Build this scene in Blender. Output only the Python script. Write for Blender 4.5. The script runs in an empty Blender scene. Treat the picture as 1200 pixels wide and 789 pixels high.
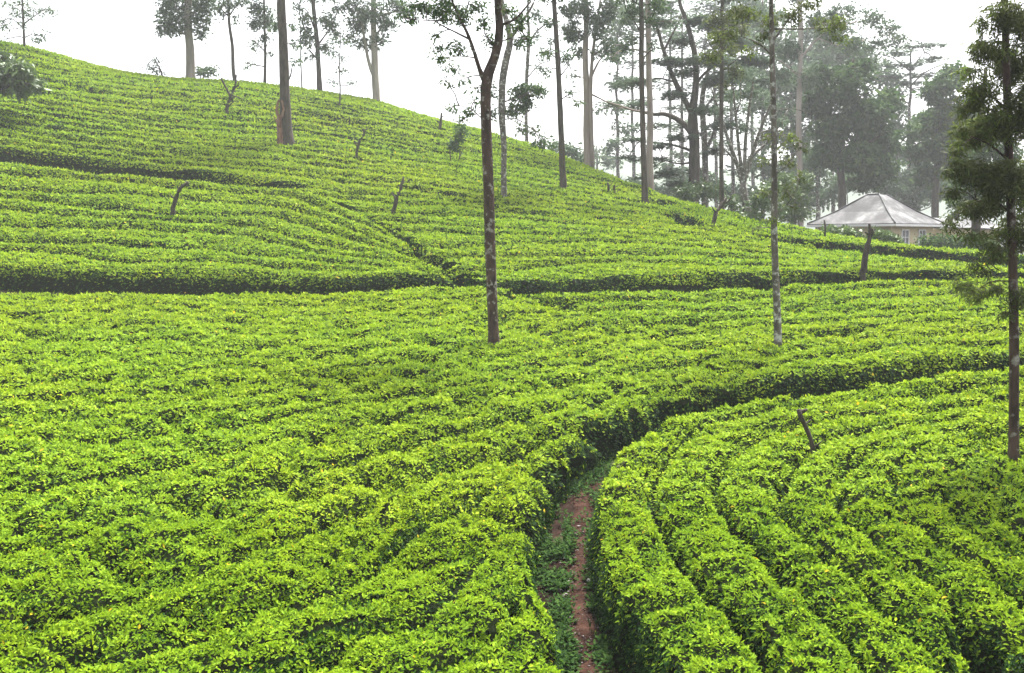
import bpy, math
import numpy as np

rng = np.random.default_rng(7)
scene = bpy.context.scene
COL = scene.collection
R = math.radians

# ------------------------------------------------------------------ camera geometry (photo pixels 1200 x 789)
F = 1177.0
PITCH = R(5.56)
CU, CV = 600.0, 394.5
cp, sp = math.cos(PITCH), math.sin(PITCH)

def ray(u, v):
    u = np.asarray(u, float); v = np.asarray(v, float)
    a = (u - CU) / F; b = (CV - v) / F
    return np.stack([a, cp + b * sp, -sp + b * cp], -1)

def at(u, v, Y):
    d = ray(u, v)
    return d * (np.asarray(Y, float) / d[..., 1])[..., None]

def proj(P):
    P = np.asarray(P, float)
    y = P[..., 1] * cp - P[..., 2] * sp
    z = P[..., 1] * sp + P[..., 2] * cp
    return CU + F * P[..., 0] / y, CV - F * z / y

# ------------------------------------------------------------------ noise
_T = np.random.default_rng(3).random((64, 64, 8))
def vn(x, y, k=0):
    xi = np.floor(x).astype(int); yi = np.floor(y).astype(int)
    fx = x - xi; fy = y - yi
    fx = fx * fx * (3 - 2 * fx); fy = fy * fy * (3 - 2 * fy)
    T = _T[..., k % 8]
    a = T[xi % 64, yi % 64]; b = T[(xi + 1) % 64, yi % 64]
    c = T[xi % 64, (yi + 1) % 64]; d = T[(xi + 1) % 64, (yi + 1) % 64]
    return (a * (1 - fx) + b * fx) * (1 - fy) + (c * (1 - fx) + d * fx) * fy
def sst(x):
    x = np.clip(x, 0, 1); return x * x * (3 - 2 * x)

# ------------------------------------------------------------------ hillside surface (mean top of the tea)
cols = {
    0:    [(789, 8.3), (650, 10.8), (540, 14), (450, 19), (395, 23.5), (340, 30), (300, 34), (240, 40), (180, 47), (120, 55), (85, 62), (48, 70)],
    300:  [(789, 8.6), (650, 11.3), (540, 14.8), (450, 19.5), (395, 24), (340, 31), (300, 35), (212, 47), (150, 59), (97, 75)],
    575:  [(789, 8.9), (650, 11.8), (540, 15.5), (450, 20), (398, 24.5), (332, 32), (280, 39), (220, 50), (180, 62), (155, 75)],
    750:  [(789, 8.7), (640, 11.5), (560, 14), (510, 16.5), (470, 19), (400, 25), (331, 32), (280, 39), (240, 50), (215, 60)],
    950:  [(789, 8.3), (650, 10.8), (560, 13.2), (500, 15.8), (455, 18.3), (430, 20.5), (400, 23.5), (360, 28), (325, 32.5), (300, 37), (283, 42), (269, 48)],
    1160: [(789, 7.9), (650, 10.2), (560, 12.5), (500, 15), (430, 19), (400, 22), (360, 27), (320, 33), (303, 38), (294, 43)],
}
crest = [(-420, 2, 66), (-240, 22, 67), (-60, 42, 69), (0, 48, 70), (50, 58, 71), (100, 73, 72), (150, 86, 73), (200, 92, 74), (260, 93, 75), (330, 100, 75), (375, 107, 75), (440, 117, 75), (480, 130, 75),
         (520, 143, 75), (560, 153, 75), (600, 164, 73), (640, 174, 70), (690, 193, 66), (740, 213, 61), (780, 230, 58), (820, 239, 55),
         (870, 249, 52), (920, 263, 49), (1000, 279, 46), (1050, 286, 44.5), (1160, 294, 43), (1260, 300, 43)]
ctrl = []
for u, L in cols.items():
    for v, Y in L: ctrl.append(at(u, v, Y))
for u, v, Y in crest:
    p = at(u, v, Y)
    if u % 575 and u not in (0, 300, 950, 1160): ctrl.append(p)
    for dY, drop in ((9, 1.1), (22, 4.5), (45, 11)):
        q = at(u, v, Y + dY); q[2] -= drop; ctrl.append(q)
for u0, u in ((0, -330), (1160, 1500)):
    for (v, Y) in cols[u0][::2] + [cols[u0][-1]]:
        q = at(u, v, Y); q[2] += 0.4 if u < 0 else -0.25; ctrl.append(q)
for x in (-9, -3, 3, 9):
    ctrl += [np.array([x, 4.0, -3.75]), np.array([x, 2.0, -3.0]), np.array([x, 0.0, -1.9]), np.array([x, -6.0, -1.3])]
ctrl = np.array(ctrl)
def _tps_fit(P, z, lam=0.02):
    n = len(P); d2 = ((P[:, None] - P[None]) ** 2).sum(-1)
    K = 0.5 * d2 * np.log(d2 + 1e-9) + lam * np.eye(n)
    Q = np.c_[np.ones(n), P]
    A = np.block([[K, Q], [Q.T, np.zeros((3, 3))]])
    return np.linalg.solve(A, np.r_[z, 0, 0, 0])
_P = ctrl[:, :2] / 20.0
_W = _tps_fit(_P, ctrl[:, 2])
def S(x, y):
    x = np.asarray(x, float); y = np.asarray(y, float)
    sh = x.shape; q = np.c_[x.ravel(), y.ravel()] / 20.0
    out = np.empty(len(q))
    for i in range(0, len(q), 20000):
        c = q[i:i + 20000]
        d2 = ((c[:, None] - _P[None]) ** 2).sum(-1)
        out[i:i + 20000] = (0.5 * d2 * np.log(d2 + 1e-9)) @ _W[:-3] + _W[-3] + c @ _W[-2:]
    return out.reshape(sh)

def hit(u, v, off=0.0):
    """first point of the hillside (lowered by off) that the line of sight through a photo pixel meets"""
    u = np.atleast_1d(np.asarray(u, float)); v = np.atleast_1d(np.asarray(v, float))
    d = ray(u, v); d = d / d[:, 1:2]
    Ys = np.r_[np.arange(4, 40, 0.2), np.arange(40, 90, 0.5)]
    P = d[:, None, :] * Ys[None, :, None]
    g = P[..., 2] - (S(P[..., 0], P[..., 1]) - off)
    out = np.zeros((len(u), 3))
    for i in range(len(u)):
        k = np.where(g[i] < 0)[0]
        if len(k) and k[0] > 0:
            j = k[0]; f = g[i, j - 1] / (g[i, j - 1] - g[i, j]); Y = Ys[j - 1] + f * (Ys[j] - Ys[j - 1])
        else:
            Y = Ys[20 + int(np.argmin(g[i, 20:]))]
        out[i] = d[i] * Y
    return out

def norm(a): return a / (np.linalg.norm(a, axis=-1, keepdims=True) + 1e-9)
def catmull(pts, step=1):
    P = np.asarray(pts, float)
    if len(P) < 3: 
        n = 8; return np.array([P[0] + (P[-1] - P[0]) * t for t in np.linspace(0, 1, n)])
    E = np.vstack([2 * P[0] - P[1], P, 2 * P[-1] - P[-2]])
    out = []
    for i in range(1, len(E) - 2):
        p0, p1, p2, p3 = E[i - 1], E[i], E[i + 1], E[i + 2]
        for t in np.linspace(0, 1, 6, endpoint=False):
            out.append(0.5 * (2 * p1 + (p2 - p0) * t + (2 * p0 - 5 * p1 + 4 * p2 - p3) * t * t + (3 * p1 - p0 - 3 * p2 + p3) * t ** 3))
    out.append(P[-1])
    return np.array(out)
def resample(P, n):
    d = np.r_[0, np.cumsum(np.linalg.norm(np.diff(P, axis=0), axis=1))]
    s = np.linspace(0, d[-1], n)
    return np.stack([np.interp(s, d, P[:, k]) for k in range(P.shape[1])], -1)
def line(px, n=160, smooth=True):
    """photo polyline -> XY polyline on the hillside"""
    c = catmull(px)
    h = hit(c[:, 0], c[:, 1])[:, :2]
    for _ in range(2 if smooth else 0):
        h[1:-1] = 0.25 * h[:-2] + 0.5 * h[1:-1] + 0.25 * h[2:]
    if px[0][0] <= -100: h = np.vstack([h[0] + norm(h[0] - h[6]) * 7.0, h])
    if px[-1][0] >= 1300: h = np.vstack([h, h[-1] + norm(h[-1] - h[-7]) * 6.0])
    return resample(h, n)
def seg_dist(P, L):
    """distance of points to a polyline and side (+ = on its left)"""
    a = L[:-1]; b = L[1:]; ab = b - a; l2 = (ab ** 2).sum(1) + 1e-12
    D = np.empty(len(P)); SD = np.empty(len(P))
    for i in range(0, len(P), 20000):
        c = P[i:i + 20000]
        ap = c[:, None] - a[None]
        t = np.clip((ap * ab).sum(-1) / l2, 0, 1)
        q = ap - t[..., None] * ab
        d2 = (q ** 2).sum(-1); k = d2.argmin(1); r = np.arange(len(c))
        D[i:i + 20000] = np.sqrt(d2[r, k])
        SD[i:i + 20000] = ab[k, 0] * ap[r, k, 1] - ab[k, 1] * ap[r, k, 0]
    return D, np.sign(SD)

# ------------------------------------------------------------------ materials
def new_mat(name):
    m = bpy.data.materials.new(name); m.use_nodes = True
    nt = m.node_tree; nt.nodes.clear()
    return m, nt, nt.nodes.new('ShaderNodeOutputMaterial')
def ramp(nt, stops):
    r = nt.nodes.new('ShaderNodeValToRGB'); e = r.color_ramp.elements
    while len(e) > 1: e.remove(e[0])
    e[0].position = stops[0][0]; e[0].color = (*stops[0][1], 1)
    for p, c in stops[1:]:
        k = e.new(p); k.color = (*c, 1)
    return r
def noise_tex(nt, scale, detail=4, rough=0.55, vec=None):
    n = nt.nodes.new('ShaderNodeTexNoise'); n.inputs['Scale'].default_value = scale
    n.inputs['Detail'].default_value = detail; n.inputs['Roughness'].default_value = rough
    if vec is not None: nt.links.new(vec, n.inputs['Vector'])
    return n
def geo_pos(nt):
    g = nt.nodes.new('ShaderNodeNewGeometry'); return g.outputs['Position']

def leaf_mat(name, stops, transl=0.3, rough=0.45, spec=0.35, patch=None):
    m, nt, out = new_mat(name); L = nt.links
    at_ = nt.nodes.new('ShaderNodeAttribute'); at_.attribute_name = 'tone'
    r = ramp(nt, stops); L.new(at_.outputs['Fac'], r.inputs['Fac'])
    col = r.outputs['Color']
    if patch:
        n = noise_tex(nt, patch[0], 3, 0.5, geo_pos(nt))
        mr = nt.nodes.new('ShaderNodeMapRange'); mr.inputs[1].default_value = 0.38; mr.inputs[2].default_value = 0.68
        L.new(n.outputs['Fac'], mr.inputs[0])
        mx = nt.nodes.new('ShaderNodeMix'); mx.data_type = 'RGBA'; mx.blend_type = 'MULTIPLY'
        sc = nt.nodes.new('ShaderNodeMath'); sc.operation = 'MULTIPLY'; sc.inputs[1].default_value = patch[2]
        L.new(mr.outputs[0], sc.inputs[0]); L.new(sc.outputs[0], mx.inputs[0])
        L.new(col, mx.inputs[6]); mx.inputs[7].default_value = (*patch[1], 1)
        col = mx.outputs[2]
    p = nt.nodes.new('ShaderNodeBsdfPrincipled'); L.new(col, p.inputs['Base Color'])
    p.inputs['Roughness'].default_value = rough; p.inputs['Specular IOR Level'].default_value = spec
    t = nt.nodes.new('ShaderNodeBsdfTranslucent'); L.new(col, t.inputs['Color'])
    mix = nt.nodes.new('ShaderNodeMixShader'); mix.inputs[0].default_value = transl
    L.new(p.outputs[0], mix.inputs[1]); L.new(t.outputs[0], mix.inputs[2]); L.new(mix.outputs[0], out.inputs['Surface'])
    return m
def solid_mat(name, c1, c2, scale, rough=0.85, bump=0.0, bscale=None, spec=0.2, detail=6, lo=0.35, hi=0.65, stretch=None, third=None):
    m, nt, out = new_mat(name); L = nt.links
    vec = geo_pos(nt)
    if stretch:
        mp = nt.nodes.new('ShaderNodeMapping'); mp.inputs['Scale'].default_value = stretch
        L.new(vec, mp.inputs['Vector']); vec = mp.outputs['Vector']
    n = noise_tex(nt, scale, detail, 0.62, vec)
    r = ramp(nt, [(lo, c1), (hi, c2)]); L.new(n.outputs['Fac'], r.inputs['Fac'])
    col = r.outputs['Color']
    if third:
        n3 = noise_tex(nt, third[0], 3, 0.6, geo_pos(nt))
        r3 = ramp(nt, [(third[2], (0, 0, 0)), (third[3], (1, 1, 1))]); L.new(n3.outputs['Fac'], r3.inputs['Fac'])
        mx = nt.nodes.new('ShaderNodeMix'); mx.data_type = 'RGBA'
        L.new(r3.outputs['Color'], mx.inputs[0]); L.new(col, mx.inputs[6]); mx.inputs[7].default_value = (*third[1], 1)
        col = mx.outputs[2]
    p = nt.nodes.new('ShaderNodeBsdfPrincipled'); L.new(col, p.inputs['Base Color'])
    p.inputs['Roughness'].default_value = rough; p.inputs['Specular IOR Level'].default_value = spec
    if bump:
        b = nt.nodes.new('ShaderNodeBump'); b.inputs['Strength'].default_value = bump; b.inputs['Distance'].default_value = 0.03
        nb = noise_tex(nt, bscale or scale * 3, 6, 0.65, vec)
        L.new(nb.outputs['Fac'], b.inputs['Height']); L.new(b.outputs[0], p.inputs['Normal'])
    L.new(p.outputs[0], out.inputs['Surface'])
    return m

M = {}
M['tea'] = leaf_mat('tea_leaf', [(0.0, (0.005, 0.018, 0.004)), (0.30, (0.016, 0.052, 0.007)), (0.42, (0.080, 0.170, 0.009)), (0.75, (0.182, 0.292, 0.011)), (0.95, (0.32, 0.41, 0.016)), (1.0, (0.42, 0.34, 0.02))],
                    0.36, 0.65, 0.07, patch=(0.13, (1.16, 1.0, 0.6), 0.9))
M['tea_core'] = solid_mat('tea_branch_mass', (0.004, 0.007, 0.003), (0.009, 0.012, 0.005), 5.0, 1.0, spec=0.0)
M['soil'] = solid_mat('red_brown_soil', (0.007, 0.0045, 0.0035), (0.024, 0.0135, 0.010), 2.2, 1.0, 0.8, 14, spec=0.03, third=(0.9, (0.05, 0.055, 0.022), 0.55, 0.7))
M['path'] = solid_mat('trodden_earth', (0.012, 0.006, 0.0045), (0.048, 0.025, 0.018), 4.5, 1.0, 1.0, 22, spec=0.03)
M['weed'] = leaf_mat('weed_leaf', [(0, (0.012, 0.036, 0.008)), (1, (0.048, 0.098, 0.018))], 0.25, 0.8, 0.06)
M['stone'] = solid_mat('pale_stone', (0.45, 0.42, 0.37), (0.62, 0.6, 0.55), 12, 0.9)
M['bark_dark'] = solid_mat('dark_bark', (0.030, 0.024, 0.019), (0.085, 0.067, 0.054), 6, 0.95, 0.9, 16, stretch=(1, 1, 0.25))
M['bark_lichen'] = solid_mat('reddish_lichen_bark', (0.026, 0.017, 0.014), (0.085, 0.054, 0.044), 6, 0.95, 1.0, 16, stretch=(1, 1, 0.35), third=(7.0, (0.26, 0.25, 0.225), 0.56, 0.70))
M['bark_grey'] = solid_mat('grey_lichen_bark', (0.055, 0.048, 0.042), (0.15, 0.13, 0.115), 7, 0.95, 0.8, 18, stretch=(1, 1, 0.3), third=(7.0, (0.40, 0.40, 0.38), 0.54, 0.66))
M['bark_pale'] = solid_mat('pale_gum_bark', (0.17, 0.145, 0.125), (0.33, 0.29, 0.255), 1.6, 0.85, 0.4, 9, stretch=(1, 1, 0.15))
M['bark_red'] = solid_mat('peeling_reddish_bark', (0.15, 0.115, 0.10), (0.30, 0.25, 0.225), 1.6, 0.85, 0.4, 9, stretch=(1, 1, 0.15))
M['deadwood'] = solid_mat('weathered_dead_wood', (0.022, 0.018, 0.016), (0.075, 0.06, 0.052), 9, 0.95, 0.9, 22, stretch=(1, 1, 0.3))
M['deadred'] = solid_mat('raw_reddish_wood', (0.10, 0.05, 0.035), (0.24, 0.14, 0.10), 6, 0.95, 0.8, 16, stretch=(1, 1, 0.3))
M['gum'] = leaf_mat('gum_leaf', [(0, (0.030, 0.058, 0.036)), (1, (0.115, 0.165, 0.085))], 0.32, 0.7, 0.1)
M['dark'] = leaf_mat('dark_tree_leaf', [(0, (0.014, 0.034, 0.014)), (0.6, (0.05, 0.095, 0.03)), (1, (0.11, 0.17, 0.045))], 0.32, 0.7, 0.1)
M['olive'] = leaf_mat('olive_brown_leaf', [(0, (0.028, 0.040, 0.013)), (0.7, (0.095, 0.118, 0.036)), (1, (0.16, 0.24, 0.035))], 0.35, 0.7, 0.1)
M['bush'] = leaf_mat('bush_leaf', [(0, (0.030, 0.060, 0.022)), (1, (0.11, 0.17, 0.045))], 0.25)
M['feather'] = leaf_mat('feathery_leaf', [(0, (0.045, 0.075, 0.05)), (1, (0.12, 0.165, 0.10))], 0.35, 0.7, 0.1)
M['hillside'] = solid_mat('far_wooded_hill', (0.03, 0.05, 0.03), (0.07, 0.10, 0.05), 0.05, 0.95)

# ------------------------------------------------------------------ mesh helpers
def link(o, parent=None):
    COL.objects.link(o)
    if parent is not None: o.parent = parent
    return o
def props(o, label=None, cat=None, group=None, kind=None):
    if label: o['label'] = label
    if cat: o['category'] = cat
    if group: o['group'] = group
    if kind: o['kind'] = kind
    return o
def empty(name, loc, label, cat, group=None):
    o = bpy.data.objects.new(name, None); o.location = loc; o.empty_display_size = 0.3
    return props(link(o), label, cat, group)
def mesh_obj(name, V, faces, mats, parent=None, off=(0, 0, 0), mi=None, tone=None, smooth=False):
    """faces: list of int arrays (n,k); one entry per face size"""
    V = np.asarray(V, np.float32) - np.asarray(off, np.float32)
    me = bpy.data.meshes.new(name)
    faces = [np.asarray(f, np.int32) for f in faces if len(f)]
    loops = np.concatenate([f.ravel() for f in faces]); tot = np.concatenate([np.full(len(f), f.shape[1], np.int32) for f in faces])
    me.vertices.add(len(V)); me.vertices.foreach_set('co', V.ravel())
    me.loops.add(len(loops)); me.loops.foreach_set('vertex_index', loops)
    me.polygons.add(len(tot)); st = np.r_[0, np.cumsum(tot)[:-1]].astype(np.int32)
    me.polygons.foreach_set('loop_start', st)
    for m in (mats if isinstance(mats, (list, tuple)) else [mats]): me.materials.append(m)
    if mi is not None: me.polygons.foreach_set('material_index', np.asarray(mi, np.int32))
    me.polygons.foreach_set('use_smooth', np.full(len(tot), bool(smooth)))
    if tone is not None:
        a = me.attributes.new('tone', 'FLOAT', 'FACE'); a.data.foreach_set('value', np.asarray(tone, np.float32))
    me.update(calc_edges=True); me.validate()
    o = bpy.data.objects.new(name, me); link(o, parent)
    if parent is None: o.location = off
    return o
def norm(a): return a / (np.linalg.norm(a, axis=-1, keepdims=True) + 1e-9)
def leaves(P, D, Wd, Nn, L, Wf, six):
    """leaf blades: base P, direction D, width direction Wd, up Nn, length L, width ratio. six: two folded quads per leaf"""
    L = L[:, None]; Wd = Wd * L * Wf
    if six:
        v = np.stack([P, P + D * L * .30 + Wd * .5 + Nn * L * .10, P + D * L * .70 + Wd * .38 + Nn * L * .06, P + D * L - Nn * L * .08,
                      P + D * L * .70 - Wd * .38 + Nn * L * .06, P + D * L * .30 - Wd * .5 + Nn * L * .10], 1)
        b = np.arange(len(P))[:, None] * 6
        f = np.concatenate([b + [0, 1, 2, 3], b + [0, 3, 4, 5]], 1).reshape(-1, 4)
        return v.reshape(-1, 3), f, 2
    v = np.stack([P, P + D * L * .45 + Wd * .5, P + D * L, P + D * L * .45 - Wd * .5], 1)
    f = np.arange(len(P) * 4).reshape(-1, 4)
    return v.reshape(-1, 3), f, 1

# ------------------------------------------------------------------ tea
H = 0.82
cuts = []           # extra short drains: (polyline, half width, depth)
NLEAF = [0]
def leaf_len(dist): return 0.049 * np.maximum(1.0, dist / 11.5) ** 0.62

def tea_row(A, B, bounds, furrow, lai=1.5, vlo=0.45, fwk=1.0, lump=1.0):
    """one hedge between the furrow lines A and B (XY, same count): returns mesh pieces or None
       bounds: (polyline, inside sign, depth 0..1)"""
    mid = 0.5 * (A + B); length = np.linalg.norm(np.diff(mid, axis=0), axis=1).sum()
    dist = np.sqrt((mid ** 2).sum(1)).min()
    ns = int(np.clip(length / (0.16 if dist < 14 else 0.28 if dist < 30 else 0.5), 6, 420))
    A = resample(A, ns); B = resample(B, ns)
    tang = norm(np.gradient(mid if len(mid) == ns else resample(mid, ns), axis=0))
    wd = np.abs((B - A)[:, 0] * tang[:, 1] - (B - A)[:, 1] * tang[:, 0])
    t = np.array([0, .035, .075, .12, .19, .33, .5, .67, .81, .88, .925, .965, 1.0]); nt = len(t)
    X = A[:, None] * (1 - t)[None, :, None] + B[:, None] * t[None, :, None]
    x = X[..., 0]; y = X[..., 1]
    df = np.minimum(t, 1 - t)[None] * wd[:, None]
    # furrow depth varies along the hedge, in places the bushes close over it
    wk = np.clip(wd / 1.25, 0.45, 1.0)[:, None]
    fd = furrow * np.sqrt(wk) * (vlo + (1.25 - vlo) * sst((vn(x * 0.55 + 7, y * 0.55, 1) - 0.25) * 2.0))
    fw = fwk * (0.085 + 0.08 * vn(x * 0.9, y * 0.9, 2)) * (1 + np.clip(np.hypot(x, y) - 22, 0, 40) / 45.0) * wk
    h = H - fd * np.exp(-(df / fw) ** 2)
    gap = np.maximum(0.75 * sst((vn(x * 1.9 + 3, y * 1.9 + 9, 3) - 0.70) * 5.0), 0.9 * sst((vn(x * 3.3 + 13, y * 3.3 + 5, 6) - 0.73) * 5.0))
    farf = np.clip((np.hypot(x, y) - 20) / 15.0, 0, 1)
    h = h - 0.34 * lump * gap * (1 - 0.65 * farf) - 0.05
    h = h + 0.07 * (vn(x * 0.8, y * 0.8, 4) - 0.5) + 0.09 * (0.3 + 0.7 * lump) * (vn(x * 2.4, y * 2.4, 5) - 0.5) + 0.05 * (vn(x * 1.5 + 4, y * 1.5, 0) - 0.5)
    pts = X.reshape(-1, 2); inside = np.ones(len(pts), bool); mult = np.ones(len(pts))
    edge = np.full(len(pts), 9.0)
    for L, sg, dep in bounds:
        D, sd = seg_dist(pts, L)
        inside &= (sd * sg > 0)
        wob = 0.22 + 0.14 * (vn(pts[:, 0] * 1.4, pts[:, 1] * 1.4, 6) - 0.5)
        mult = np.minimum(mult, 1 - dep * (1 - sst(D / wob) ** 0.5))
        if dep > .6: edge = np.minimum(edge, D)
    for L, hw, dep in cuts:
        D, sd = seg_dist(pts, L)
        mult = np.minimum(mult, 1 - dep * (1 - sst((D - hw) / 0.2)))
    h = np.maximum(h * mult.reshape(h.shape), 0.03)
    base = S(x, y) - H
    Z = base + h
    P = np.stack([x, y, Z], -1)
    ins = inside.reshape(h.shape)
    fc = ins[:-1, :-1] & ins[1:, :-1] & ins[:-1, 1:] & ins[1:, 1:]
    if fc.sum() < 3: return None
    # only what could come into view from about here
    u, v = proj(P)
    uc = 0.25 * (u[:-1, :-1] + u[1:, :-1] + u[:-1, 1:] + u[1:, 1:]); vc = 0.5 * (v[:-1, :-1] + v[1:, 1:])
    fc &= (uc > -520) & (uc < 1760) & (vc < 1100)
    if fc.sum() < 3: return None
    idx = np.arange(ns * nt).reshape(ns, nt)
    hull = np.stack([idx[:-1, :-1], idx[1:, :-1], idx[1:, 1:], idx[:-1, 1:]], -1)[fc]
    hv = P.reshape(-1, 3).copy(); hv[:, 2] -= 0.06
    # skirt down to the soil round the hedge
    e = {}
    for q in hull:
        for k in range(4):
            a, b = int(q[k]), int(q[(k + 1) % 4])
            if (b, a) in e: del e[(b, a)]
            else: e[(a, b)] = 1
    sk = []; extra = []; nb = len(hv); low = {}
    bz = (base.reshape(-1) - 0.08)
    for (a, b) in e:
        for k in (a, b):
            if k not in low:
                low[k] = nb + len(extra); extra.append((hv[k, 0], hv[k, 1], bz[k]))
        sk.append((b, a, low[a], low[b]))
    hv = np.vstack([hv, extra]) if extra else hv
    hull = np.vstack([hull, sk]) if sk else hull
    # leaves, by cell area and distance
    p00, p10, p11, p01 = P[:-1, :-1][fc], P[1:, :-1][fc], P[1:, 1:][fc], P[:-1, 1:][fc]
    nrm = np.cross(p11 - p00, p01 - p10); ar = 0.5 * np.linalg.norm(nrm, axis=1); nrm = norm(nrm)
    nrm *= np.sign(nrm[:, 2:3] + 1e-6)
    cen = 0.25 * (p00 + p10 + p11 + p01); dd = np.linalg.norm(cen, axis=1)
    Lc = leaf_len(dd)
    uc = uc[fc]; vis = np.where((uc > -70) & (uc < 1270), 1.0, 0.45)
    hc = h[:-1, :-1][fc] + h[1:, 1:][fc]; hc *= .5
    dc = (0.25 * (df[:-1, :-1] + df[1:, :-1] + df[:-1, 1:] + df[1:, 1:]) / (fw[:-1, :-1] + 1e-6))[fc]
    sk_ = np.zeros(len(ar), bool)
    dc = np.clip(dc, 0, 3)
    if len(sk):
        q = np.array(sk); c_ = hv[q]
        s_n = norm(np.cross(c_[:, 1] - c_[:, 0], c_[:, 3] - c_[:, 0]) + 1e-6); s_ar = np.linalg.norm(np.cross(c_[:, 2] - c_[:, 0], c_[:, 3] - c_[:, 1]), axis=1) * .5
        okk = s_ar > 0.004
        p00 = np.vstack([p00, c_[okk, 0]]); p10 = np.vstack([p10, c_[okk, 1]]); p11 = np.vstack([p11, c_[okk, 2]]); p01 = np.vstack([p01, c_[okk, 3]])
        nrm = np.vstack([nrm, s_n[okk]]); dc = np.r_[dc, np.full(okk.sum(), 3.0)]; sk_ = np.r_[sk_, np.ones(okk.sum(), bool)]; ar = np.r_[ar, s_ar[okk] * 1.4]; hc = np.r_[hc, np.full(okk.sum(), 0.25)]
        cs = c_[okk].mean(1); dd = np.r_[dd, np.linalg.norm(cs, axis=1)]; Lc = leaf_len(dd); vis = np.r_[vis, np.ones(okk.sum())]
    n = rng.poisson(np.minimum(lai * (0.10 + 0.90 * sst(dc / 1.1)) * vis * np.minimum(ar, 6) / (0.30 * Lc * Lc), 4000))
    k = np.repeat(np.arange(len(n)), n); N = len(k)
    a = rng.random((N, 1)); b = rng.random((N, 1))
    p = (p00[k] * (1 - a) + p10[k] * a) * (1 - b) + (p01[k] * (1 - a) + p11[k] * a) * b
    nn = norm(nrm[k] * np.where(sk_[k] & (rng.random(N) < .5), -1.0, 1.0)[:, None] + [0, 0, 0.6] * ~sk_[k][:, None])
    L = Lc[k] * np.where(rng.random(N) < 0.3, rng.uniform(0.9, 1.5, N), rng.uniform(0.55, 1.0, N))
    clump = vn(p[:, 0] * 6.5, p[:, 1] * 6.5, 7)          # shoots stand up in little tufts
    p = p + nn * (clump * 0.15 * np.clip(16.0 / dd[k], 0.4, 1) * (0.3 + 0.7 * sst(dc[k] / 2.0)) + rng.random(N) * 0.03 - 0.04)[:, None]
    ang = rng.uniform(0, 2 * math.pi, N)
    t1 = norm(np.cross(nn, [0.3, 1.0, 0.2])); t2 = np.cross(nn, t1)
    tg = t1 * np.cos(ang)[:, None] + t2 * np.sin(ang)[:, None]
    el = rng.uniform(0.0, 1.0, N) ** 1.3 * 1.15
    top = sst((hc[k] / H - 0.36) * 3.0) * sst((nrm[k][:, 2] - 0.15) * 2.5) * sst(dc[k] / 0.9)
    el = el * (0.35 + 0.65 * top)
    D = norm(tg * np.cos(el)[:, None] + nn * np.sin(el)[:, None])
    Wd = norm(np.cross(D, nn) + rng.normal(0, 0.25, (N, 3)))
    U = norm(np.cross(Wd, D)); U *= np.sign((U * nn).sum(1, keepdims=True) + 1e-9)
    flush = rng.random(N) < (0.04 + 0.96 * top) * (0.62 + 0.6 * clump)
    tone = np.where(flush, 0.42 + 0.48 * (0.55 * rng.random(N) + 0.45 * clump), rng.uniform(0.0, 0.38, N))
    tone = np.where(rng.random(N) < 0.0025, 1.0, tone)
    near = dd[k] < 13.5
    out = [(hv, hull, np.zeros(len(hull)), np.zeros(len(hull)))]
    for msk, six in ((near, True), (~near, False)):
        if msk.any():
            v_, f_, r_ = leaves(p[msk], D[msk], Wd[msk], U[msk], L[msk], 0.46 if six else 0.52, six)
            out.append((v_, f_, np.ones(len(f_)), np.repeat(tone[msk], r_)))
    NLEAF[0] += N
    V = []; Fc = []; mi = []; tn = []; o = 0
    for v_, f_, m_, t_ in out:
        V.append(v_); Fc.append(f_ + o); mi.append(m_); tn.append(t_); o += len(v_)
    return np.vstack(V), np.vstack(Fc), np.concatenate(mi), np.concatenate(tn), cen.mean(0)

def tea_block(lines, counts, bounds, furrow, root=None, singles=None, group=None, vlo=0.85, fwk=1.2, lump=0.7):
    """hedges between successive furrow lines; counts[i] hedges between lines i and i+1"""
    j = 0
    for i, n in enumerate(counts):
        for k in range(n):
            def cut_at(q):
                fr = np.full(160, q / n)
                if 0 < q < n: fr = fr + (1.1 / n) * (vn(np.linspace(0, 7, 160) + 3.3 * q, np.full(160, q * 5.7 + i), 2) - 0.5)
                return lines[i] * (1 - fr)[:, None] + lines[i + 1] * fr[:, None]
            A = cut_at(k); B = cut_at(k + 1)
            r = tea_row(A, B, bounds, furrow, vlo=vlo, fwk=fwk, lump=lump)
            if r is None: continue
            V, Fc, mi, tn, cen = r
            if root is not None:
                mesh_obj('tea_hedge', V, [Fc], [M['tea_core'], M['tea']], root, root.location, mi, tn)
            else:
                cen[2] = float(S(cen[0], cen[1])) - H
                ob = mesh_obj('tea_hedge', V, [Fc], [M['tea_core'], M['tea']], None, cen, mi, tn)
                props(ob, singles[j], 'tea hedge', group); j += 1

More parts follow.
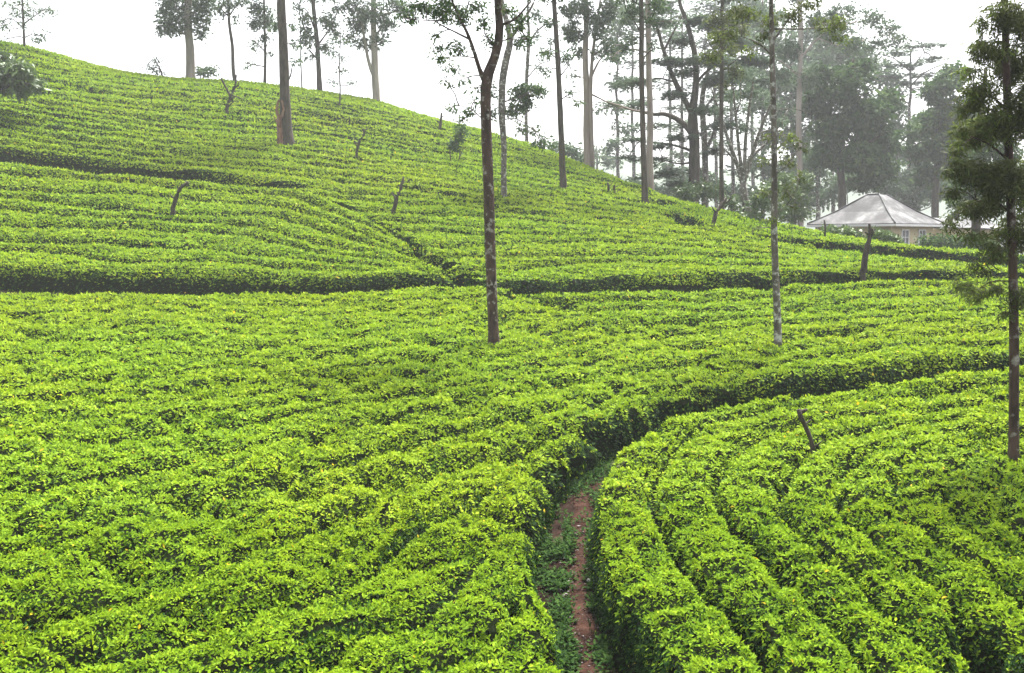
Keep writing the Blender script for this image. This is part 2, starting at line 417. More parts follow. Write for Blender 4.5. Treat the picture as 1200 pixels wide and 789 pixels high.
# ---- lines traced on the hillside
E0 = line([(787, 799), (757, 749), (727, 710), (704, 670), (692, 625), (690, 590), (700, 550), (724, 523), (757, 501), (780, 489), (820, 480), (850, 471), (902, 464), (958, 458.5), (1040, 445), (1153, 431), (1260, 419), (1330, 411)])
D0 = line([(684, 830), (680, 800), (671, 773), (658, 727), (638, 680), (628, 640), (628, 597), (641, 562), (654, 535), (684, 508), (727, 484), (762, 471), (811, 458), (855, 448), (913, 440), (958, 433), (1040, 424), (1160, 413), (1260, 402), (1330, 395)])
D0b = line([(676, 830), (672, 800)])
E = [E0,
     line([(930, 815), (902, 760), (865, 718), (836, 694), (804, 657), (786, 630), (770, 600), (765, 565), (782, 530), (813, 500), (878, 480), (960, 471), (1064, 461), (1183, 446), (1260, 438), (1330, 430)]),
     line([(1040, 815), (1007, 757), (970, 712), (946, 694), (924, 676), (902, 649), (881, 630), (860, 612), (844, 590), (836, 566), (846, 546), (883, 513), (930, 499), (1001, 484), (1071, 481), (1130, 473), (1183, 464), (1260, 455), (1330, 447)]),
     line([(1120, 810), (1090, 755), (1044, 712), (1007, 674), (984, 659), (954, 638), (930, 615), (913, 592), (918, 565), (941, 532), (985, 510), (1050, 500), (1120, 490), (1190, 480), (1260, 470), (1330, 462)]),
     line([(1200, 810), (1164, 762), (1132, 723), (1090, 678), (1044, 649), (1007, 620), (985, 598), (978, 576), (987, 555), (1015, 530), (1060, 515), (1130, 504), (1200, 494), (1260, 486), (1330, 478)]),
     line([(1330, 790), (1230, 715), (1172, 680), (1105, 637), (1076, 618), (1058, 604), (1048, 582), (1055, 553), (1070, 533), (1100, 520), (1150, 510), (1210, 502), (1270, 496), (1330, 490)]),
     line([(1400, 740), (1300, 695), (1240, 666), (1185, 641), (1140, 620), (1116, 596), (1107, 580), (1114, 555), (1137, 530), (1165, 518), (1200, 511), (1260, 504), (1330, 500)]),
     line([(1400, 705), (1270, 660), (1198, 628), (1177, 604), (1167, 582), (1172, 560), (1186, 540), (1215, 526), (1260, 518), (1340, 510)]),
     line([(1400, 680), (1290, 640), (1240, 615), (1228, 590), (1233, 568), (1260, 546), (1300, 530), (1350, 520)])]
Bu = line([(-120, 307), (-60, 309), (0, 312), (100, 316), (208, 319), (292, 322), (375, 325), (442, 323), (500, 320), (560, 321), (600, 325)])
Bl = line([(-120, 338.0), (-60, 339.0), (0, 339.0), (100, 340.0), (208, 341.0), (292, 341.0), (375, 340.0), (442, 338.0), (500, 333.0), (575, 335.0), (640, 335.0), (700, 335.0)])
Cu = line([(480, 334), (545, 330), (596, 329), (640, 328), (783, 323), (885, 319), (964, 317), (1040, 315), (1139, 316), (1260, 316), (1340, 316)])
Cl = line([(540, 337.8), (575, 338.8), (640, 338.8), (783, 337.8), (885, 334.8), (964, 329.8), (1040, 326.3), (1139, 324.3), (1260, 323.8), (1340, 323.8)])
Au = line([(-120, 154), (-60, 162), (0, 170), (50, 178), (100, 184), (150, 190), (200, 196), (250, 203), (300, 209), (352, 216)])
Al = line([(-120, 167), (-60, 176), (0, 185), (50, 190), (100, 197), (150, 201), (200, 206), (250, 211), (300, 216), (345, 219)])
G2u = line([(345, 215), (400, 234), (470, 270), (505, 295), (552, 317), (590, 331)])
G2l = line([(343, 216.5), (398, 235.2), (467, 272.5), (497, 297.5), (543, 319), (578, 329)])
G = line([(570, 328), (600, 340), (640, 352), (690, 367), (738, 388), (790, 405), (830, 430), (868, 452)])
def join(*L): return np.vstack(L)
def sign_of(L, u, v):
    p = hit([u], [v])[:, :2]; return float(seg_dist(p, L)[1][0])

Fl = [Bl[:, :],
      line([(-120, 402), (-60, 400), (0, 397), (117, 397), (287, 392), (373, 384), (450, 377), (517, 372), (600, 359), (650, 355)]),
      line([(-120, 456), (-60, 452), (0, 446), (87, 441), (167, 440), (300, 428), (413, 408), (467, 405), (567, 391), (640, 379), (705, 366)]),
      line([(-120, 497), (-60, 490), (40, 485), (150, 475), (207, 468), (267, 466), (320, 457), (387, 447), (500, 433), (547, 427), (610, 412), (667, 402), (750, 385)]),
      line([(-120, 550), (-60, 540), (40, 525), (173, 506), (287, 493), (410, 470), (480, 460), (553, 448), (620, 437), (700, 420), (810, 402)]),
      line([(-120, 600), (-60, 585), (60, 570), (190, 545), (300, 522), (417, 497), (487, 484), (560, 470), (640, 450), (740, 433), (850, 418)]),
      line([(-120, 680), (-60, 660), (60, 630), (150, 603), (240, 580), (307, 568), (380, 547), (427, 533), (473, 520), (540, 503), (613, 488), (690, 470), (780, 452), (870, 438)]),
      line([(-120, 750), (-60, 735), (40, 715), (110, 700), (180, 690), (233, 673), (313, 640), (380, 610), (417, 593), (467, 565), (520, 545), (585, 527), (640, 508), (700, 491), (770, 476), (830, 462), (890, 452)]),
      line([(-120, 830), (-60, 815), (60, 785), (160, 755), (260, 730), (350, 712), (410, 685), (440, 655), (480, 630), (540, 593), (590, 570), (660, 545)]),
      line([(100, 845), (190, 815), (280, 790), (400, 760), (480, 730), (537, 685), (575, 640), (605, 605), (655, 570)]),
      line([(300, 850), (380, 822), (450, 800), (540, 770), (590, 730), (615, 690), (655, 635)]),
      line([(480, 850), (540, 825), (590, 805), (640, 770), (655, 745), (690, 705)]),
      line([(600, 850), (640, 835), (690, 800)])]

cuts.append((line([(640, 196), (690, 206), (750, 218)]), 0.35, 0.9))
cuts.append((line([(757, 236), (775, 235), (792, 236)]), 0.35, 0.9))
cuts.append((line([(790, 250), (802, 256), (816, 262)]), 0.45, 0.95))
cuts.append((line([(360, 133), (400, 140), (450, 146)]), 0.2, 0.7))
cuts.append((line([(480, 217), (512, 224), (545, 228)]), 0.3, 0.8))
cuts.append((line([(340, 149), (396, 158), (440, 166), (530, 179)]), 0.12, 0.6))
cuts.append((line([(580, 243), (640, 248), (700, 254), (783, 260)]), 0.15, 0.7))
cuts.append((line([(40, 89), (60, 94), (80, 98), (120, 106)]), 0.2, 0.7))
cuts.append((line([(476, 290), (500, 300), (520, 309), (545, 320)]), 0.10, 0.8))
cuts.append((line([(1148, 742), (1168, 775), (1190, 815)]), 0.16, 0.95))
cuts.append((line([(630, 346), (650, 351), (668, 357)]), 0.2, 0.7))

def root_at(u, v, label):
    p = hit([u], [v])[0]; p[2] -= H
    return empty('tea_bed', p, label, 'tea bed', 'beds of tea bushes on the hillside')
# big bed above the path
rootD = root_at(300, 520, 'broad bed of tea between the long dark trench and the dirt path')
tea_block(Fl, [3, 2, 2, 2, 1, 1, 1, 1, 1, 1, 1, 1], [(Bl, sign_of(Bl, 300, 450), 1.0), (G + [0.1, 0.1], sign_of(G, 500, 420), 0.2), (D0, sign_of(D0, 500, 560), 1.0)], 0.30, rootD, vlo=0.2, fwk=0.95, lump=1.0)
# strip between trench and the far reach of the path
rootM = root_at(950, 380, 'tapering band of tea rows between the long trench and the far stretch of the path')
k0 = D0[len(D0) * 45 // 160:]
tea_block([resample(k0, 160), Cl], [8], [(Cl, sign_of(Cl, 950, 380), 1.0), (G - [0.1, 0.1], -sign_of(G, 500, 420), 0.2), (D0, sign_of(D0, 950, 380), 1.0)], 0.54, rootM)
# wedge between the two drains
rootW = root_at(200, 265, 'wedge of tea bushes between the short upper drain and the long dark trench')
tea_block([Bu, resample(np.vstack([Al, G2l[8:]]), 160) if False else line([(-120, 167), (-60, 176), (0, 185), (50, 190), (100, 197), (150, 201), (200, 206), (250, 211), (300, 216), (345, 217), (398, 235.5), (467, 273), (530, 312), (585, 326)])],
          [8], [(Bu, sign_of(Bu, 200, 265), 1.0), (Al, sign_of(Al, 200, 265), 1.0), (G2l, sign_of(G2l, 250, 280), 0.03)], 0.54, rootW)
# the high hillside
P1 = line([(-120, 156), (-60, 164), (0, 172), (50, 180), (100, 186), (150, 192), (200, 198), (250, 205), (300, 211), (352, 217), (430, 226), (500, 230), (580, 240), (700, 254), (783, 260), (850, 268), (950, 287), (1060, 301), (1200, 308), (1340, 311)])
P2 = line([(-120, 92), (-60, 105), (37, 117), (112, 129), (200, 141), (326, 149), (396, 158), (492, 176), (590, 194), (660, 206), (740, 222), (800, 240), (870, 256), (950, 275), (1060, 291), (1200, 300), (1340, 304)])
cr = catmull(crest); c3 = at(cr[:, 0], cr[:, 1], cr[:, 2]); P3 = resample(c3[:, :2], 160)
c4 = at(cr[:, 0], cr[:, 1], cr[:, 2] + 7); P4 = resample(c4[:, :2], 160)
P0 = line([(340, 330), (400, 331), (480, 331), (596, 331), (640, 330), (783, 325), (885, 321), (964, 319), (1040, 317), (1139, 318), (1260, 318), (1340, 318)])
rootU = root_at(500, 200, 'high hillside of tea rows rising past the drains to the skyline')
bU = [(Cu, sign_of(Cu, 800, 290), 1.0), (G2u - [0.32, 0.32], -sign_of(G2u, 250, 280), 0.03)]
tea_block([P0, P1], [8], bU, 0.62, rootU, vlo=0.6, lump=1.0)
tea_block([P1, P2, P3, P4], [8, 11, 4], [(Au, sign_of(Au, 100, 150), 1.0)] , 0.66, rootU, vlo=0.6, lump=1.0)
# hedges below the path, each one separate
ords = ['tea hedge lining the lower, inner edge of the bending dirt path',
        'second tea hedge below the dirt path, curving parallel to it',
        'third tea hedge below the dirt path, with the bent dead stump at its far bend',
        'fourth tea hedge below the path, just past the bent dead stump',
        'fifth tea hedge below the dirt path, starting at a dark hole in the near corner',
        'sixth tea hedge below the dirt path, bending sharply back towards the feathery tree',
        'seventh tea hedge below the path, the last one before the feathery tree trunk',
        'tea hedge at the foot of the slim feathery tree trunk']
tea_block(E, [1] * 8, [(E0, sign_of(E0, 900, 600), 1.0)], 0.40, None, ords, 'separate tea hedges curving below the dirt path', vlo=0.9, fwk=1.15, lump=0.3)
rootX = root_at(1196, 600, 'tea bed carrying on past the slim feathery tree at the foot of the slope')
tea_block([E[8], E[8] + [2.9, -1.3]], [3], [], 0.46, rootX, vlo=0.9, lump=0.4)
print('tea leaves', NLEAF[0])

# ------------------------------------------------------------------ ground, path, hills
def graded(lo, hi, fine, far0, far1):
    mid = np.arange(lo, hi + 1e-6, fine); k = np.linspace(0, 1, 26)[1:] ** 2.2
    return np.r_[(lo - k * (lo - far0))[::-1], mid, hi + k * (far1 - hi)]
gx = graded(-58, 58, 0.6, -640, 640); gy = graded(-8, 110, 0.6, -120, 640)
XX, YY = np.meshgrid(gx, gy, indexing='ij')
Xc = np.clip(XX, -62, 62); Yc = np.clip(YY, -8, 115)
Zs = S(Xc, Yc) - H
dout = np.hypot(XX - Xc, YY - Yc)
far = -24 + 14 * (vn(XX * 0.006 + 20, YY * 0.006 + 20, 1) - 0.5)
w = sst(dout / 160.0)
Zs = np.clip(Zs, -26, 22) * (1 - w) + far * w
Zs += 0.05 * (vn(XX * 1.3, YY * 1.3, 2) - 0.5)
idx = np.arange(XX.size).reshape(XX.shape)
gf = np.stack([idx[:-1, :-1], idx[1:, :-1], idx[1:, 1:], idx[:-1, 1:]], -1).reshape(-1, 4)
g = mesh_obj('ground', np.stack([XX, YY, Zs], -1).reshape(-1, 3), [gf], M['soil'], smooth=True); props(g, kind='structure')
def ground_z(x, y):
    ix = np.clip(np.searchsorted(gx, x) - 1, 0, len(gx) - 2); iy = np.clip(np.searchsorted(gy, y) - 1, 0, len(gy) - 2)
    fx = (x - gx[ix]) / (gx[ix + 1] - gx[ix]); fy = (y - gy[iy]) / (gy[iy + 1] - gy[iy])
    return (Zs[ix, iy] * (1 - fx) + Zs[ix + 1, iy] * fx) * (1 - fy) + (Zs[ix, iy + 1] * (1 - fx) + Zs[ix + 1, iy + 1] * fx) * fy

mid = 0.5 * (resample(D0, 300) + 0)
pc = catmull([(704, 840), (694, 789), (684, 735), (678, 690), (676, 650), (679, 615), (685, 588), (693, 566)])
pc = resample(hit(pc[:, 0], pc[:, 1], H)[:, :2], 140)
tg = norm(np.gradient(pc, axis=0)); nrm2 = np.stack([-tg[:, 1], tg[:, 0]], -1)
tt = np.linspace(-1, 1, 9); hw = 0.15 + 0.08 * (vn(np.arange(140) * 0.13, np.zeros(140), 3) - 0.4)
PX = pc[:, None] + nrm2[:, None] * (tt[None, :, None] * (hw[:, None, None] + 0.04 * (vn(np.arange(140)[:, None] * 0.5, tt[None] * 3 + 5, 4) - .5)[..., None]))
pz = ground_z(PX[..., 0], PX[..., 1]) + 0.012 + 0.03 * vn(PX[..., 0] * 5, PX[..., 1] * 5, 5) * (1 - np.abs(tt))[None]
idx = np.arange(pz.size).reshape(pz.shape)
pf = np.stack([idx[:-1, :-1], idx[1:, :-1], idx[1:, 1:], idx[:-1, 1:]], -1).reshape(-1, 4)
o = mesh_obj('path', np.concatenate([PX, pz[..., None]], -1).reshape(-1, 3), [pf], M['path'], smooth=True); props(o, kind='structure')

# low weeds on the path's verges
areas = [(685, 544, 22, 12, 90), (671, 572, 18, 10, 90), (648, 634, 25, 28, 260), (699, 640, 10, 34, 160), (650, 702, 13, 24, 110), (706, 590, 8, 16, 60), (703, 700, 8, 25, 70), (735, 515, 16, 8, 60), (632, 600, 8, 20, 60), (708, 760, 8, 25, 60), (690, 556, 20, 10, 120), (668, 560, 14, 14, 90), (700, 535, 18, 8, 90), (640, 590, 10, 14, 60), (654, 670, 10, 30, 120), (660, 745, 8, 30, 110), (701, 680, 7, 40, 110), (706, 730, 7, 35, 110), (664, 640, 8, 14, 50), (645, 575, 14, 10, 60), (715, 530, 16, 8, 150), (690, 545, 22, 8, 130), (740, 510, 18, 6, 110), (637, 655, 9, 22, 90), (655, 720, 9, 30, 120), (668, 775, 8, 26, 100)]
Pw = []
for (u, v, ru, rv, n) in areas:
    a = rng.normal(0, 0.62, (n, 2)); Pw.append(hit(u + ru * a[:, 0], v + rv * a[:, 1], H))
Pw = np.vstack(Pw); Pw = Pw[vn(Pw[:, 0] * 3.1 + 5, Pw[:, 1] * 3.1 + 5, 1) + 0.25 * rng.random(len(Pw)) > 0.37]; Pw[:, 2] = ground_z(Pw[:, 0], Pw[:, 1])
Pw = np.repeat(Pw, 9, 0); N = len(Pw); Pw = Pw + rng.normal(0, 1, (N, 3)) * [0.035, 0.035, 0]; Pw[:, 2] += rng.random(N) ** 1.5 * 0.09
a = rng.uniform(0, 6.283, N); el = rng.uniform(0.05, 0.9, N)
D = np.stack([np.cos(a) * np.cos(el), np.sin(a) * np.cos(el), np.sin(el)], -1); Wd = norm(np.cross(D, [0, 0, 1.0])); U = np.cross(Wd, D)
v_, f_, r_ = leaves(Pw, D, Wd, U, rng.uniform(0.03, 0.085, N), 0.5, True)
o = mesh_obj('weeds', v_, [f_], M['weed'], tone=np.repeat(rng.random(N), r_)); props(o, kind='stuff', label='low green weeds creeping over the edges of the dirt path', cat='weeds')
# crumbs of earth and dry leaves on the path
N = 420
k = rng.integers(0, 100, N); q = pc[k] + nrm2[k] * rng.normal(0, 0.17, (N, 1)) + rng.normal(0, .05, (N, 2))
Pg = np.c_[q, ground_z(q[:, 0], q[:, 1]) + 0.03]
a = rng.uniform(0, 6.283, N); D = np.stack([np.cos(a), np.sin(a), rng.uniform(-.1, .4, N)], -1); Wd = norm(np.cross(D, [0, 0, 1.0])); U = np.cross(Wd, D)
v_, f_, r_ = leaves(Pg, norm(D), Wd, U, rng.uniform(0.015, 0.05, N), 0.55, True)
M['litter'] = leaf_mat('dry_leaf', [(0, (0.02, 0.010, 0.007)), (0.8, (0.05, 0.03, 0.02)), (1, (0.06, 0.042, 0.03))], 0.1)
o = mesh_obj('dry_leaves', v_, [f_], M['litter'], tone=np.repeat(rng.random(N) ** 2, r_)); props(o, kind='stuff', label='scattered dry brown leaves on the dirt path', cat='leaf litter')

# pale stone
def blob(c, r, seed=0, n=10):
    th = np.linspace(0, math.pi, n); ph = np.linspace(0, 2 * math.pi, 2 * n, endpoint=False)
    T, Ph = np.meshgrid(th, ph, indexing='ij')
    d = np.stack([np.sin(T) * np.cos(Ph), np.sin(T) * np.sin(Ph), np.cos(T)], -1)
    k = 1 + 0.35 * (vn(d[..., 0] * 1.7 + seed + 9, d[..., 1] * 1.7 + d[..., 2] * 1.3 + 9, 2) - .5)
    V = (d * k[..., None] * np.array(r)).reshape(-1, 3) + c
    i = np.arange(T.size).reshape(T.shape); j = np.roll(i, -1, 1)
    f = np.stack([i[:-1], i[1:], j[1:], j[:-1]], -1).reshape(-1, 4)
    return V, f
c = hit([692], [682], H)[0]; c[2] = ground_z(c[0:1], c[1:2])[0] + 0.03
V, f = blob(c, (0.055, 0.03, 0.035), 3)
o = mesh_obj('stone', V, [f], M['stone'], None, c, smooth=True); props(o, 'small pale stone lying on the dirt path', 'stone')

# distant hills beyond the crest
def hill(name, ulist, Y0, depth, mat):
    n = 90; us = np.linspace(ulist[0][0], ulist[-1][0], n); vs = np.interp(us, [a for a, b in ulist], [b for a, b in ulist])
    top = at(us, vs, Y0); V = []; rows = []
    for k, (dy, fz) in enumerate(((-depth, 0), (-depth * .6, .35), (-depth * .25, .8), (0, 1), (depth * .35, .75), (depth, 0))):
        q = top.copy(); s = (Y0 + dy) / Y0; q[:, 0] *= s; q[:, 1] = Y0 + dy
        q[:, 2] = -30 + (top[:, 2] + 30) * fz + (vn(q[:, 0] * .04, q[:, 1] * .04 + k, 1) - .5) * 7 * (fz > 0)
        V.append(q)
    V = np.array(V); i = np.arange(6 * n).reshape(6, n)
    f = np.stack([i[:-1, :-1], i[:-1, 1:], i[1:, 1:], i[1:, :-1]], -1).reshape(-1, 4)
    o = mesh_obj(name, V.reshape(-1, 3), [f], mat, smooth=True); props(o, kind='structure')
hill('hills', [(350, 262), (560, 215), (640, 178), (700, 178), (760, 190), (830, 196), (930, 188), (1060, 178), (1200, 190), (1500, 230)], 560, 70, M['hillside'])

# ------------------------------------------------------------------ trees
def tube(path, rad, nseg=8, seed=0):
    path = np.asarray(path, float); n = len(path)
    tg = norm(np.gradient(path, axis=0))
    ref = np.where(np.abs(tg[:, 2:3]) > 0.9, [[1.0, 0, 0]], [[0, 0, 1.0]])
    a = norm(np.cross(tg, ref)); b = np.cross(tg, a)
    ph = np.linspace(0, 2 * math.pi, nseg, endpoint=False)
    wob = 1 + 0.16 * (vn(np.arange(n)[:, None] * 0.7 + seed, ph[None] * 1.3 + 11 + seed, seed) - 0.5)
    V = path[:, None] + (a[:, None] * np.cos(ph)[None, :, None] + b[:, None] * np.sin(ph)[None, :, None]) * (np.asarray(rad)[:, None] * wob)[..., None]
    i = np.arange(n * nseg).reshape(n, nseg); j = np.roll(i, -1, 1)
    f = np.stack([i[:-1], j[:-1], j[1:], i[1:]], -1).reshape(-1, 4)
    V = V.reshape(-1, 3)
    caps = np.vstack([path[:1], path[-1:]]); c0 = len(V); V = np.vstack([V, caps])
    t = np.r_[np.stack([j[0], i[0], np.full(nseg, c0), np.full(nseg, c0)], -1)[:, :3], np.stack([i[-1], j[-1], np.full(nseg, c0 + 1)], -1)]
    return V, f, t
class Wood:
    def __init__(s): s.V = []; s.q = []; s.t = []; s.o = 0; s.sk = []
    def add(s, path, rad, nseg=8, seed=0):
        V, f, t = tube(path, rad, nseg, seed)
        s.V.append(V); s.q.append(f + s.o); s.t.append(t + s.o); s.o += len(V); s.sk.append(np.asarray(path))
    def build(s, name, mat, parent, off):
        return mesh_obj(name, np.vstack(s.V), [np.vstack(s.q), np.vstack(s.t)], mat, parent, off, smooth=True)

def px_path(pts, Y, dy0=0.0, dy1=0.0):
    c = catmull([(u, v, w) for u, v, w in pts])
    y = Y + np.linspace(dy0, dy1, len(c))
    return at(c[:, 0], c[:, 1], y), c[:, 2] / F * y * 0.5

def crown_mesh(clumps, Y, r, dens, lsize, aspect, droop, flat, wood=None, spread=0.9, spray=1.0, twig=0.9):
    """leaf clumps of the crown; each clump is built from small sprays carried by twigs"""
    sc = Y / F; Ps = []; Cs = []
    sk = np.vstack(wood.sk) if wood and wood.sk else None
    for cl in clumps:
        u, v, ru, rv = cl[:4]; dd = cl[4] if len(cl) > 4 else 1.0
        dy = r.uniform(-1, 1) * ru * sc * spread if len(cl) < 6 else cl[5]
        c = at(u, v, Y + dy); a = ru * sc; b = rv * sc
        m = max(4, int(dd * dens * DENS * ru * rv / 22.0 / spray))
        q = r.normal(0, 1, (m, 3)); q = norm(q) * (r.random((m, 1)) ** 0.45)
        q = q * [a, a, b] + c
        if sk is not None:
            j = np.argmin(((sk - c) ** 2).sum(1) + 2.0 * np.maximum(0, sk[:, 2] - c[2]) ** 2); s0 = sk[j]
            midp = 0.5 * (s0 + c) + [0, 0, 0.12 * np.linalg.norm(c - s0)]
            pth = resample(np.array([s0, midp, c]), 6) + r.normal(0, 0.02 * np.linalg.norm(c - s0), (6, 3)) * np.r_[0, 1, 1, 1, 1, 0][:, None]
            wood.add(pth, np.linspace(twig * 1.3, twig * 0.7, 6) * sc * 0.55, 5)
            wood.sk.pop()
            for k in range(min(m, 7)):
                pth = resample(np.array([pth[3 + k % 3], 0.5 * (c + q[k]) + [0, 0, .1 * b], q[k]]), 4)
                wood.add(pth, np.linspace(twig * 0.6, twig * 0.3, 4) * sc * 0.5, 4); wood.sk.pop()
                pth = np.vstack([pth, pth])
        n = r.integers(9, 18, m); k = np.repeat(np.arange(m), n)
        sr = min(a, b * 1.6, 5.5 * sc * spray + 0.0)
        off = r.normal(0, 1, (len(k), 3)) * [sr, sr, sr * (0.35 if flat else 0.75)] * 0.55
        Ps.append(q[k] + off); Cs.append(np.repeat(np.clip(r.uniform(0.05, 0.8, m) + r.uniform(-.25, .3), 0, 1), n))
    P = np.vstack(Ps); tn = np.clip(np.concatenate(Cs) * 0.6 + r.random(len(P)) * 0.45, 0, 1); N = len(P)
    az = r.uniform(0, 2 * math.pi, N); el = r.normal(-droop, 0.5, N) if not flat else r.normal(0, 0.2, N)
    D = np.stack([np.cos(az) * np.cos(el), np.sin(az) * np.cos(el), np.sin(el)], -1)
    Wd = norm(np.cross(D, r.normal(0, 1, (N, 3)) * (0.3 if flat else 1.0) + [0, 0, 1.2 if flat else 0.3]))
    U = np.cross(Wd, D)
    L = lsize * sc * r.uniform(0.6, 1.4, N)
    v_, f_, r_ = leaves(P, D, Wd, U, L, aspect, False)
    return v_, f_, tn

_seed = [100]
DENS = 4.0
def tree(name, label, cat, Y, trunk, limbs=(), clumps=(), bark='bark_dark', leaf='gum', dens=1.0, lsize=4.5, aspect=0.42, droop=0.5, flat=False,
         group=None, spray=1.0, twig=0.9, spread=0.9, flare=1.25):
    _seed[0] += 1; r = np.random.default_rng(_seed[0])
    pth, rad = px_path(trunk, Y)
    b = pth[0].copy(); gz = float(ground_z(b[0:1], b[1:2])[0])
    # carry the trunk down to the soil
    n0 = np.array([b[0], b[1], min(gz - 0.15, b[2] - 0.1)])
    pth = np.vstack([n0, pth]); rad = np.r_[rad[0] * flare, rad]; rad[1] *= 0.5 * (1 + flare) if flare > 1 else 1
    root = empty(name, (b[0], b[1], gz), label, cat, group); off = np.array([b[0], b[1], gz])
    w = Wood(); nn = max(12, min(90, int(np.linalg.norm(np.diff(pth, axis=0), axis=1).sum() / 0.35)))
    full = resample(np.c_[pth, rad], nn); full[:, :2] += (np.c_[vn(np.arange(nn) * .23, np.full(nn, _seed[0] * 1.7), 1), vn(np.arange(nn) * .23, np.full(nn, _seed[0] * 1.3), 2)] - .5) * (Y / F * 2.0) * np.clip(np.arange(nn) / 6.0, 0, 1)[:, None]
    w.add(full[:, :3], full[:, 3], 10, _seed[0] % 40)
    for L in limbs:
        d1 = r.uniform(-1, 1) * 0.5 * abs(L[-1][0] - L[0][0] + 5) * Y / F
        lp, lr = px_path(L, Y, 0, d1); w.add(lp, np.maximum(lr, 0.006), 7, _seed[0] % 37)
    if clumps:
        v_, f_, tn = crown_mesh(clumps, Y, r, dens, lsize, aspect, droop, flat, w, spread, spray, twig)
        w.build('trunk', M[bark], root, off)
        mesh_obj('crown', v_, [f_], M[leaf], root, off, tone=tn)
    else:
        w.build('trunk', M[bark], root, off)
    return root
GCR = 'tall thin trees along the skyline'
# --- skyline, from one end to the other
tree('tree', 'small airy tree at the very top of the slope, alone against the sky', 'tree', 71, [(29, 56, 3), (28, 30, 2.4), (27, 0, 2), (27, -60, 1)], [[(28, 28, 1.5), (42, 18, 1), (52, 12, .8)], [(28, 34, 1.4), (14, 22, 1), (4, 24, .8)], [(29, 44, 1.2), (40, 40, .8), (52, 44, .6)]],
     [(16, 8, 16, 12, .6), (38, 12, 14, 10, .5), (52, 12, 10, 8, .6), (4, 28, 10, 9, .6), (48, 42, 14, 6, .6), (30, 26, 10, 7, .4), (28, -25, 28, 20, .8), (8, 46, 8, 4, .4)], 'bark_dark', 'gum', 1.0, 3.6, group=GCR)
tree('small_tree', 'dark bushy little tree poking into the picture above the upper drain', 'tree', 53, [(-14, 140, 5), (-8, 110, 4), (0, 80, 3), (4, 62, 2)], [[(-8, 108, 3), (15, 100, 2), (36, 98, 1.2)], [(-4, 92, 2.5), (14, 80, 1.5), (26, 72, 1)]],
     [(6, 74, 16, 14, 1.5), (20, 84, 18, 14, 1.4), (2, 98, 20, 12, 1.5), (34, 98, 16, 9, 1.2), (-10, 84, 20, 20, 1.5), (24, 106, 16, 6, .8)], 'bark_dark', 'bush', 0.8, 7.5, 0.4)
tree('sapling', 'leaning sapling with a tuft of leaves on the skyline beside a thick pale gum', 'sapling', 74.5, [(193, 94, 2), (189, 84, 1.5), (183, 74, 1.2), (180, 67, .8)], [], [(183, 73, 8, 6, .8), (189, 84, 6, 5, .7), (176, 80, 5, 4, .5)], 'bark_dark', 'gum', 1.0, 3.4, group=GCR)
tree('gum_tree', 'thick pale gum trunk with a low round crown on the highest skyline', 'tree', 76.5, [(223, 92, 11), (222, 60, 9.5), (220, 20, 8.5), (219, -40, 7), (218, -120, 4)], [[(221, 30, 4), (208, 12, 3), (196, -5, 2)], [(220, 22, 4), (234, 8, 3), (244, -8, 2)], [(221, 42, 3), (206, 36, 2), (194, 30, 1.2)]],
     [(200, 26, 17, 15, 1.2), (204, 8, 18, 12, 1.2), (234, 24, 13, 15, 1.1), (240, 6, 16, 12, 1.2), (192, 34, 8, 7, .9), (238, 40, 6, 6, .9), (220, -10, 34, 14, 1.3), (220, -45, 40, 26, 1.1), (212, 34, 9, 6, .8)], 'bark_pale', 'gum', 1.35, 4.2, group=GCR)
tree('tree', 'slender dark stem rising behind the forked dead stump on the skyline', 'tree', 74.5, [(276, 100, 4.5), (273, 80, 4), (271, 45, 3.5), (268, 12, 3), (266, -60, 2)], [[(269, 18, 2), (278, 6, 1.4), (288, 0, 1)], [(269, 20, 2), (258, 10, 1.2)]],
     [(266, 4, 11, 7, 1), (282, 2, 12, 7, 1), (254, 10, 8, 4, .8), (275, 22, 5, 5, .8), (262, 18, 6, 4, .6), (268, -30, 28, 18, 1)], 'bark_dark', 'gum', 1.2, 3.8, group=GCR)
tree('tree', 'thin leafy tree on the skyline just behind the large bare dark trunk', 'tree', 78, [(310, 98, 3.4), (310, 60, 3), (309, 20, 2.6), (309, -60, 2)], [[(310, 60, 1.6), (300, 50, 1), (293, 46, .8)], [(309, 78, 1.4), (298, 76, 1), (288, 74, .7)]],
     [(304, 12, 14, 12, 1.2), (316, 26, 12, 10, 1.2), (300, 28, 10, 9, 1), (298, 52, 9, 6, .8), (312, 46, 8, 7, .9), (290, 75, 7, 4, .6), (316, 62, 5, 5, .6), (308, -20, 26, 16, 1.2)], 'bark_dark', 'gum', 1.25, 3.8, group=GCR)
tree('tree', 'big bare dark trunk standing on the slope in front of the skyline trees', 'tree', 57, [(336, 164, 15.5), (335, 130, 12.5), (333, 90, 11), (331, 20, 10), (329, -60, 8.5), (327, -170, 5)], [[(334, 98, 3), (340, 90, 2), (342, 80, 1.2)], [(330, -40, 5), (350, -90, 3), (372, -120, 2)], [(330, -60, 5), (305, -100, 3), (285, -130, 2)]],
     [(322, 32, 6, 5, 1.2), (347, 52, 6, 4, .6), (346, 72, 6, 4, .6), (340, -130, 50, 35, 1.0), (372, -115, 25, 18), (288, -125, 25, 18), (344, 30, 5, 5, .5)], 'bark_dark', 'gum', 1.1, 4.4)
